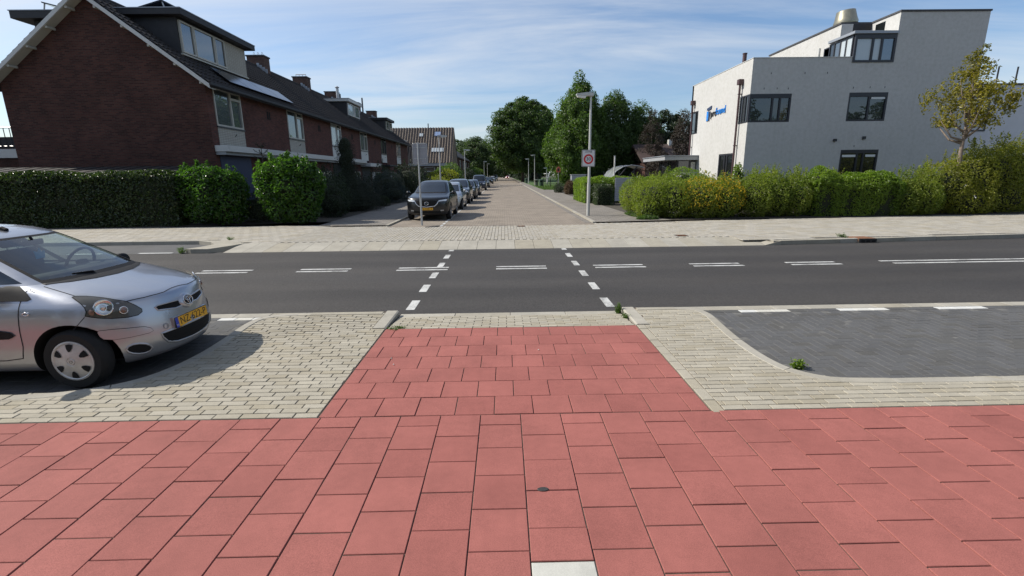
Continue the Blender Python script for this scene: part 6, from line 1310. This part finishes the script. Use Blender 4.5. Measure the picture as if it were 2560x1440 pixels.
# scuttle, wipers, aerial
patch('scuttle', [(-.20, 0, .99), (-.215, -.25, .988), (-.27, -.45, .985), (-.36, -.60, .98), (-.30, -.605, .965), (-.19, -.45, .962), (-.115, -.25, .962), (-.09, 0, .962), (-.115, .25, .962), (-.19, .45, .962), (-.30, .605, .965), (-.36, .60, .98), (-.27, .45, .985), (-.215, .25, .988)], bv, 'black_plastic', A, off=.004, nv=(0.2, 0, 1))
for a_, b_ in (((-.36, -.50, 1.02), (-.235, -.12, 1.012)), ((-.26, -.05, 1.02), (-.31, .45, 1.022))):
    p = [bt.find_nearest(Vector(a_).lerp(Vector(b_), t)) for t in np.linspace(0, 1, 6)]; MB().tube([h[0]+h[1]*.014 for h in p], .009, 6).obj('wiper', 'black_plastic', A, local=True)
MB().tube([(-.24, -.10, .985), (-.25, -.12, 1.02), (-.30, -.30, 1.03)], [.014, .012, .008], 6).obj('wiper_arm', 'black_plastic', A, local=True)
MB().tube([(-1.16, 0, 1.44), (-1.20, 0, 1.465), (-1.24, 0, 1.475), (-1.55, 0, 1.64)], [.03, .024, .009, .004], 8).obj('aerial', 'black_plastic', A, local=True)
# inside
def seat(y, x=-1.25):
    b_ = MB().box(x-.30, x-.10, y-.24, y+.24, .75, 1.20, .07).obj('seat', 'seat_cloth', A, local=True, smooth=True); MB().box(x-.32, x-.20, y-.15, y+.15, 1.22, 1.40, .05).obj('headrest', 'seat_cloth', b_, local=True, smooth=True)
    for s in (-.06, .06): MB().tube([(x-.25, y+s, 1.15), (x-.26, y+s, 1.26)], .008, 6).obj('headrest_post', 'chrome', b_, local=True)
seat(.36); seat(-.36)
MB().box(-2.35, -2.2, -.55, .55, .8, 1.15, .06).obj('rear_seat', 'seat_cloth', A, local=True, smooth=True); MB().tube([(-.78+.06*math.sin(a), .36+.185*math.cos(a), 1.03+.17*math.sin(a)) for a in np.linspace(0, 6.283, 25)], .016, 8, cap=False).obj('steering_wheel', 'black_plastic', A, smooth=True, local=True)
MB().box(-.80, -.72, .30, .42, .98, 1.07, .02).obj('wheel_hub', 'black_plastic', A, local=True); MB().box(-.74, -.42, -.6, .6, .96, 1.035, .03).obj('dashboard', 'dash', A, local=True, smooth=True)
MB().box(-.93, -.90, -.12, .12, 1.285, 1.345, .012).obj('rear_view_mirror', 'black_plastic', A, local=True); MB().tube([(-.91, 0, 1.34), (-.93, 0, 1.375)], .012, 6).obj('mirror_stem', 'black_plastic', A, local=True)
MB().prism([(.10, 1.12), (.20, 1.12), (.21, 1.20), (.17, 1.19), (.155, 1.24), (.13, 1.19), (.09, 1.21)], 'x', -1.02, -1.01).obj('air_freshener', 'toy_blue', A, local=True)
# ---------------------------------------------------------------- dark SUV at the head of the row
def front_dress(T, bv, grille, lights, plate_txt, px, pz, chrome=True, emblem=None, lit=None):
    patch('front_grille', grille, bv, 'void_black', T, off=.004, res=.06)
    for l in patch('headlight', lights, bv, 'lamp_cover', T, off=.005, res=.05, mirror=True): pass
    if plate_txt: plate(T, plate_txt, px, pz)
SV = thing('suv_car', 'black SUV with chrome winged grille parked first in the side street', 'car', (-3.27, 21.25, .025), rotz=R(-90)); body, bv, bt = car_body(SV, SUV_LOW, SUV_TOP, 'paint_black', (0, -2.70), .352, .40, glass='car_glass_dark', cab_glass_rows=(2, 18))
for x in (0, -2.70):
    for s in (-1, 1): wheel(SV, x, s*.82, .352, s, 'alloy', 'spoke', .2)
GR = [(.85, y, z) for y, z in ((-.52, .84), (0, .865), (.52, .84), (.46, .70), (.33, .61), (0, .575), (-.33, .61), (-.46, .70))]
front_dress(SV, bv, GR, [(.80, -.50, .85), (.70, -.66, .865), (.55, -.80, .88), (.50, -.83, .85), (.62, -.75, .80), (.78, -.52, .80)], 'N-598-Z', .90, .50)
stripe('chrome_wing', [(.80, -.56, .82), (.83, -.49, .80), (.86, -.44, .70), (.87, -.33, .61), (.885, 0, .572), (.87, .33, .61), (.86, .44, .70), (.83, .49, .80), (.80, .56, .82)], bv, 'chrome', SV, .032, .006, raise_=.012)
em = ring_obj('emblem', (.893, 0, .72), (1, 0, .03), .085, .068, .010, 'chrome', SV); MB().tube([(.897, -.07, .75), (.899, -.03, .745), (.90, 0, .705), (.899, .03, .745), (.897, .07, .75)], .009, 6).obj('emblem_wing', 'chrome', em, local=True)
for s in (-1, 1):
    stripe('running_light', [(.76, s*.55, .43), (.68, s*.68, .435)], bv, 'galv', SV, .05, .006); MB().box(-.62, -.42, s*.93, s*1.08, 1.06, 1.20, .04).obj('door_mirror', 'paint_black', SV, local=True, smooth=True); MB().tube([(-.5, s*.84, 1.08), (-.5, s*.95, 1.10)], .03, 6).obj('mirror_arm', 'black_plastic', SV, local=True)
    stripe('cladding', [(.5, s*.86, .32), (.32, s*.9, .33)], bv, 'black_plastic', SV, .10, .006)
stripe('bonnet_seam', [(.80, -.5, .90), (.845, 0, .885), (.80, .5, .90)], bv, 'seam', SV, .012, .003); stripe('lower_grille', [(.80, -.6, .36), (.87, 0, .36), (.80, .6, .36)], bv, 'void_black', SV, .10, .004)
# ---------------------------------------------------------------- rest of the row
def row_car(name, label, x, y, LOW, TOP, pm, axles, wr, grille_y, zl, lights=True, rows=(2, 18), plate_z=.5, lk_='lamp_cover', roty=-90):
    T = thing(name, label, 'car' if 'van' not in name else 'van', (x, y, .025), rotz=R(roty), group='cars parked along the side street'); body, bv, bt = car_body(T, LOW, TOP, pm, axles, wr, wr*1.15, glass='car_glass_dark', k1=3, k2=3, cab_glass_rows=(1, int(rows[1]*3/4)))
    w = LOW[4][3]
    for ax in axles:
        for s in (-1, 1): wheel(T, ax, s*(w-.105), wr, s, 'alloy', 'spoke', .19)
    zb = LOW[5][0]; xf = LOW[4][1]
    patch('front_grille', [(xf-.03, yy, zz) for yy, zz in ((-grille_y, zb), (grille_y, zb), (grille_y*.8, zb-.16), (-grille_y*.8, zb-.16))], bv, 'void_black', T, off=.005, res=.08); patch('headlight', [(xf-.10, -w*.52, zl+.05), (xf-.25, -w*.84, zl+.07), (xf-.30, -w*.88, zl-.02), (xf-.12, -w*.6, zl-.07)], bv, lk_, T, off=.006, res=.07, mirror=True)
    plate(T, 'XX', xf+.012, plate_z)
    for c in list(T.children):
        if c.name.startswith('number_plate'):
            for g in list(c.children):
                if g.name.startswith('plate_text'): bpy.data.objects.remove(g)
    for s in (-1, 1): MB().box(-.60, -.45, s*(w+.01), s*(w+.13), LOW[-1][0]-.03, LOW[-1][0]+.09, .03).obj('door_mirror', pm, T, local=True); B('mirror_arm', 'black_plastic', -.55, -.48, s*(w-.12), s*(w+.012), LOW[-1][0]-.02, LOW[-1][0]+.01, T, local=True)
    return T
C_LOW, C_TOP = scaled(SUV_LOW, .93, .95, .90), scaled(SUV_TOP, .93, .95, .885); AX = (0, -2.55)
C_TOP[0] = (C_LOW[-1][0],)+C_TOP[0][1:]
M_LOW, M_TOP = scaled(SUV_LOW, .97, .98, .98), scaled(SUV_TOP, .97, .98, .985); M_TOP[0] = (M_LOW[-1][0],)+M_TOP[0][1:]
row_car('compact_car', 'silver compact car parked second, behind the black SUV', -3.15, 27.2, HATCH_LOW, HATCH_TOP, 'paint_grey', (0, -2.43), .295, .35, .76)
row_car('estate_car', 'tall dark grey estate car parked third in the side street', -3.2, 32.9, M_LOW, M_TOP, 'paint_darkgrey', (0, -2.6), .34, .5, .82)
row_car('estate_car', 'black estate car parked fourth in the side street', -3.15, 39.2, C_LOW, C_TOP, 'paint_black', AX, .32, .5, .74)
row_car('hatchback_car', 'dark blue hatchback with pale lit side parked fifth in the street', -3.15, 46.0, C_LOW, C_TOP, 'paint_navy', AX, .32, .5, .74)
row_car('delivery_van', 'dark blue high roofed van parked beyond the blue hatchback', -3.2, 61.5, VAN_LOW, VAN_TOP, 'paint_navy', (0, -2.75), .33, .5, .86)
row_car('estate_car', 'dark car parked beyond the high roofed van', -3.1, 74.0, M_LOW, M_TOP, 'paint_darkgrey', (0, -2.6), .34, .5, .82)
row_car('estate_car', 'black car parked past the speed table', -3.2, 104.0, C_LOW, C_TOP, 'paint_black', AX, .32, .5, .74); row_car('compact_car', 'silver car parked ahead of the far white van', -3.2, 138, HATCH_LOW, HATCH_TOP, 'paint_grey', (0, -2.43), .295, .35, .76)
row_car('delivery_van', 'white van parked far down the side street', -3.2, 175, VAN_LOW, VAN_TOP, 'paint_white', (0, -2.75), .33, .5, .86); row_car('hatchback_car', 'red car driving up the far street with headlights on', 1.6, 235, C_LOW, C_TOP, 'paint_red', AX, .32, .5, .74, lk_='head_lit')
# ================================================================ street furniture
def lamp(x, y, h, head_dir, label, z0=.07, r=.055, hl=.62):
    T = thing('street_lamp', label, 'street lamp', (x, y, z0), group='grey street lamps along the side street')
    p = MB().tube([(x, y, z0-.02), (x, y, z0+1.4)], r*1.35, 14).tube([(x, y, z0+1.401), (x, y, z0+h)], [r*1.1, r*.72], 14); p.obj('pole', 'lamp_grey', T, smooth=True, auto=40)
    d = head_dir; zt = z0+h
    hd = MB().prism([(x-.10*d, zt-.02), (x-.10*d, zt+.10), (x+.15*d, zt+.13), (x+hl*d, zt+.08), (x+hl*d, zt+.02), (x+.2*d, zt-.005)], 'y', y-.11, y+.11).obj('lamp_head', 'lamp_grey', T)
    MB().prism([(x+.20*d, zt-.008), (x+.24*d, zt-.10), (x+(hl-.05)*d, zt-.06), (x+(hl-.01)*d, zt+.018)], 'y', y-.09, y+.09).obj('lens', 'lamp_lens', hd); return T
L0 = lamp(3.72, 21.44, 5.02, -1, 'grey street lamp carrying the zone 30 sign')
# zone sign on the lamp
ZS = thing('zone_sign', 'white zone 30 speed limit sign fixed to the street lamp', 'traffic sign', (3.66, 21.36, 2.2)); sx, sy, sz, hw, hh = 3.66, 21.34, 2.54, .285, .355
def rrect(hw, hh, r, n=5): 
    out = []
    for cx, cz, a0 in ((hw-r, hh-r, 0), (-hw+r, hh-r, 90), (-hw+r, -hh+r, 180), (hw-r, -hh+r, 270)): out += [(cx+r*math.cos(R(a0+90*k/n)), cz+r*math.sin(R(a0+90*k/n))) for k in range(n+1)]
    return out
MB().prism([(sx+a, sz+b_) for a, b_ in rrect(hw, hh, .04)], 'y', sy, sy+.025).obj('panel', 'lamp_grey', ZS); MB().prism([(sx+a, sz+b_) for a, b_ in rrect(hw-.012, hh-.012, .035)], 'y', sy-.003, sy-.0005).obj('border', 'sign_black', ZS); MB().prism([(sx+a, sz+b_) for a, b_ in rrect(hw-.027, hh-.027, .03)], 'y', sy-.0055, sy-.0035).obj('face', 'sign_white', ZS)
def disc(r0, r1, y, mat, name): MB().lathe([(r0, 0), (r1, 0)], 40, Matrix.Translation((sx, y, sz-.04)) @ Matrix.Rotation(R(90), 4, 'X')).obj(name, mat, ZS)
disc(.138, .207, sy-.008, 'sign_red', 'red_ring')
for txt, size, dz in (('30', .20, -.04), ('ZONE', .105, .265)):
    me = text_mesh(txt, size, .001); b0 = basis((1, 0, 0), (0, 0, 1), (0, 0, 0)); me.transform(Matrix.Diagonal((1.05, 1.0, 1, 1))); me.transform(Matrix.Translation((sx-3.66, sy-.009-21.36, sz+dz-2.2)) @ b0); me.materials.clear(); me.materials.append(MATS['sign_black']); mkobj('sign_text', me, None, ZS)
for dz in (.2, -.2): B('clamp', 'galv', sx-.07, sx+.14, sy+.026, sy+.16, sz+dz-.02, sz+dz+.02, ZS)
# back of a sign at the left corner
BS = thing('sign_back', 'grey back of a rectangular traffic sign on a galvanised pole', 'traffic sign', (-3.2, 18.55, .03)); px_ = -3.19
MB().tube([(px_, 18.55, .02), (px_, 18.55, 1.25)], .038, 12).tube([(px_, 18.55, 1.251), (px_, 18.55, 3.08)], .030, 12).obj('pole', 'galv', BS, smooth=True, auto=40)
MB().prism([(-3.13+a, 2.685+b_) for a, b_ in rrect(.262, .365, .03)], 'y', 18.60, 18.615).obj('panel', 'sign_back', BS)
fr_ = MB(); q = rrect(.268, .371, .035); fr_.tube([(-3.13+a, 18.60, 2.685+b_) for a, b_ in q+q[:1]], .012, 6).obj('rim', 'galv', BS)
for z in (2.5, 2.9): B('rail', 'galv', -3.36, -2.9, 18.585, 18.60, z, z+.03, BS)
MB().box(-3.30, -3.20, 18.597, 18.5995, 2.36, 2.372).obj('maker_label', 'white_paint', BS)
# lamps down the street
LL = [(-5.5, 42.5, 1, 'grey street lamp before the pantile house roof'), (-5.2, 66, 1, 'grey street lamp beyond the pantile house'), (-4.9, 122, 1, 'grey street lamp beside the far terrace'), (-4.9, 146, 1, 'second grey street lamp beside the far terrace'), (-4.9, 215, 1, 'distant street lamp left of the road end'), (-4.9, 260, 1, 'last distant street lamp left of the road end'), (5.35, 86, -1, 'grey street lamp standing on the lawn edge'), (5.3, 106, -1, 'grey street lamp partly in leaves beside the avenue trees'), (9.7, 112, -1, 'short street lamp inside the playground')]
for x, y, d, lab in LL: lamp(x, y, 5.05 if y != 112 else 3.2, d, lab, r=.06, hl=.7)
wp = thing('white_pole', 'thin white pole rising behind the privet hedge', 'pole', (9.0, 40, .05)); MB().tube([(9.0, 40, .05), (9.0, 40, 3.25)], .06, 8).obj('pole', 'white_paint', wp); B('cap', 'galv', 8.93, 9.07, 39.93, 40.07, 3.251, 3.29, wp)
# directory board
DB = thing('directory_board', 'grey directory board of stacked name strips beside the cube hedge', 'sign', (7.0, 28.6, .05)); plain('board_grey', (.32, .33, .36), rough=.4)
for x in (6.52, 7.55): MB().tube([(x, 28.62, .05), (x, 28.62, 1.72)], .03, 8).obj('post', 'dark_frame', DB)
for k in range(10): B('name_strip', 'board_grey', 6.5, 7.58, 28.55, 28.585, .30+k*.135, .30+k*.135+.125, DB, ch=.004)
# curved shelter behind the hedge
CS = thing('bike_shelter', 'curved translucent bicycle shelter behind the privet hedge', 'shelter', (10.4, 43, .05)); prof = [(9.0+0, .9), (9.2, 1.5), (9.6, 2.05), (10.2, 2.42), (10.9, 2.55), (11.6, 2.45), (12.0, 2.32)]; rows = [[(x, 42.0, z), (x, 45.5, z)] for x, z in prof]
MB().grid(rows).obj('roof_sheet', 'poly', CS, smooth=True)
for yy in (41.98, 43.7, 45.52): MB().tube([(x, yy, z+.02) for x, z in prof], .035, 6).obj('rib', 'galv', CS)
for yy in (42.0, 45.5): MB().tube([(10.6, yy, .05), (10.6, yy, 1.5), (11.4, yy, 2.45)], .05, 6).obj('support', 'dark_frame', CS)
MB().tube([(9.0, 42, .05), (9.0, 42, .95)], .05, 6).obj('support', 'dark_frame', CS); MB().tube([(9.0, 45.5, .05), (9.0, 45.5, .95)], .05, 6).obj('support', 'dark_frame', CS)
# ---- playground
def arch_frame(x, y, w, h, lab):
    T = thing('swing_frame', lab, 'playground swing', (x, y, .05), group='steel arch frames in the playground')
    for s in (-1, 1):
        MB().tube([(x+s*w*(1-t**1.8), y+s*.3*(1-t), .03+h*math.sin(t*1.45)/math.sin(1.45)) for t in np.linspace(0, 1, 10)], .10, 8).obj('arch_leg', 'play_steel', T, smooth=True)
    MB().tube([(x+w*.55, y+1.6, .03), (x+w*.2, y+.8, h*.75), (x, y, h)], .09, 8).obj('arch_leg', 'play_steel', T, smooth=True); MB().lathe([(.16, -.1), (.2, 0), (.14, .12), (0, .14)], 12, Matrix.Translation((x, y, h+.03))).obj('hub', 'play_steel', T); return T
arch_frame(9.6, 92, 1.5, 3.1, 'left steel arch frame of the playground swing'); arch_frame(12.8, 92, 1.5, 3.3, 'right steel arch frame of the playground swing'); arch_frame(15.4, 94, 1.4, 3.2, 'steel arch frame furthest from the street in the playground')
pb = thing('swing_beam', 'steel crossbeam between the playground arch frames', 'playground swing', (11.2, 92, 0)); MB().tube([(9.7, 92, 3.1), (12.7, 92, 3.3)], .06, 8).obj('beam', 'play_steel', pb); MB().tube([(10.6, 92, 3.13), (10.6, 92, .6)], .02, 5).obj('chain', 'galv', pb); MB().tube([(11.6, 92, 3.2), (11.6, 92, .6)], .02, 5).obj('chain', 'galv', pb); B('seat', 'black_plastic', 10.5, 11.7, 91.8, 92.2, .52, .6, pb)
sm = thing('climbing_pole', 'small steel spinner pole in the playground', 'playground toy', (8.6, 98, .05)); MB().tube([(8.6, 98, .05), (8.6, 98, 2.2)], .08, 8).obj('pole', 'play_steel', sm); MB().tube([(8.6+.7*math.cos(a), 98+.7*math.sin(a), 2.0) for a in np.linspace(0, 6.28, 17)], .05, 6).obj('hoop', 'play_steel', sm); MB().tube([(7.9, 98, 2.0), (9.3, 98, 2.0)], .04, 6).obj('spoke', 'play_steel', sm)
ps = thing('play_sign', 'red house shaped playground sign on a thin post', 'sign', (7.75, 70, .05)); MB().tube([(7.75, 70, .05), (7.75, 70, 2.4)], .04, 8).obj('post', 'galv', ps); pn = MB().prism([(7.47, 2.15), (8.03, 2.15), (8.03, 2.75), (7.75, 3.0), (7.47, 2.75)], 'y', 69.93, 69.96).obj('panel', 'red_panel', ps)
MB().prism([(7.60, 2.3), (7.9, 2.3), (7.88, 2.62), (7.75, 2.75), (7.62, 2.62)], 'y', 69.925, 69.929).obj('silhouette', 'sign_black', ps)
fn = thing('playground_fence', 'low dark playground fence on the lawn', 'fence', (8.5, 74, .05))
for k in range(7): MB().tube([(5.9+k*1.1, 74, .05), (5.9+k*1.1, 74, 1.35 if k != 5 else 1.9)], .05, 6).obj('post', 'dark_frame', fn)
for z in (.5, 1.25): MB().tube([(5.9, 74, z), (12.5, 74, z)], .03, 6).obj('rail', 'dark_frame', fn)
for k in range(24): MB().tube([(6.05+k*.27, 74, .1), (6.05+k*.27, 74, 1.25)], .012, 4).obj('bar', 'dark_frame', fn)
for k, (x, y, m_, lab) in enumerate(((5.95, 79, 'bin_green', 'dark green litter bin beside the playground fence'), (5.3, 81, 'poly', 'pale worn litter bin next to the dark green one'), (4.9, 108, 'bin_green', 'green box at the foot of the avenue lamp'))):
    T = thing('litter_bin', lab, 'bin', (x, y, .05)); MB().lathe([(.30, 0), (.36, .9), (.38, .92), (.38, 1.0), (.30, 1.05), (0, 1.05)], 14, Matrix.Translation((x, y, .05))).obj('bin_body', m_, T); MB().box(x-.2, x+.2, y-.39, y-.30, .72, .88).obj('slot', 'void_black', T)
ut = thing('utility_cabinet', 'grey utility cabinet beside the playground lawn', 'cabinet', (9.3, 61.5, .05)); MB().box(8.4, 10.2, 61, 61.9, .05, 1.75, .03).obj('body', 'board_grey', ut); MB().box(8.33, 10.27, 60.93, 61.97, 1.751, 1.83, .02).obj('lid', 'board_grey', ut)
for k in range(5): B('louvre', 'grey_trim', 8.55, 10.05, 60.985, 60.999, .35+k*.26, .42+k*.26, ut)
fence2 = thing('mesh_fence', 'dark mesh fence behind the bicycle shelter', 'fence', (14, 52, .05))
for k in range(8): MB().tube([(9+k*1.6, 52, .05), (9+k*1.6, 52, 2.1)], .035, 6).obj('post', 'dark_frame', fence2)
for k in range(10): MB().tube([(9, 52, .25+k*.2), (20.2, 52, .25+k*.2)], .008, 4).obj('wire', 'dark_frame', fence2)
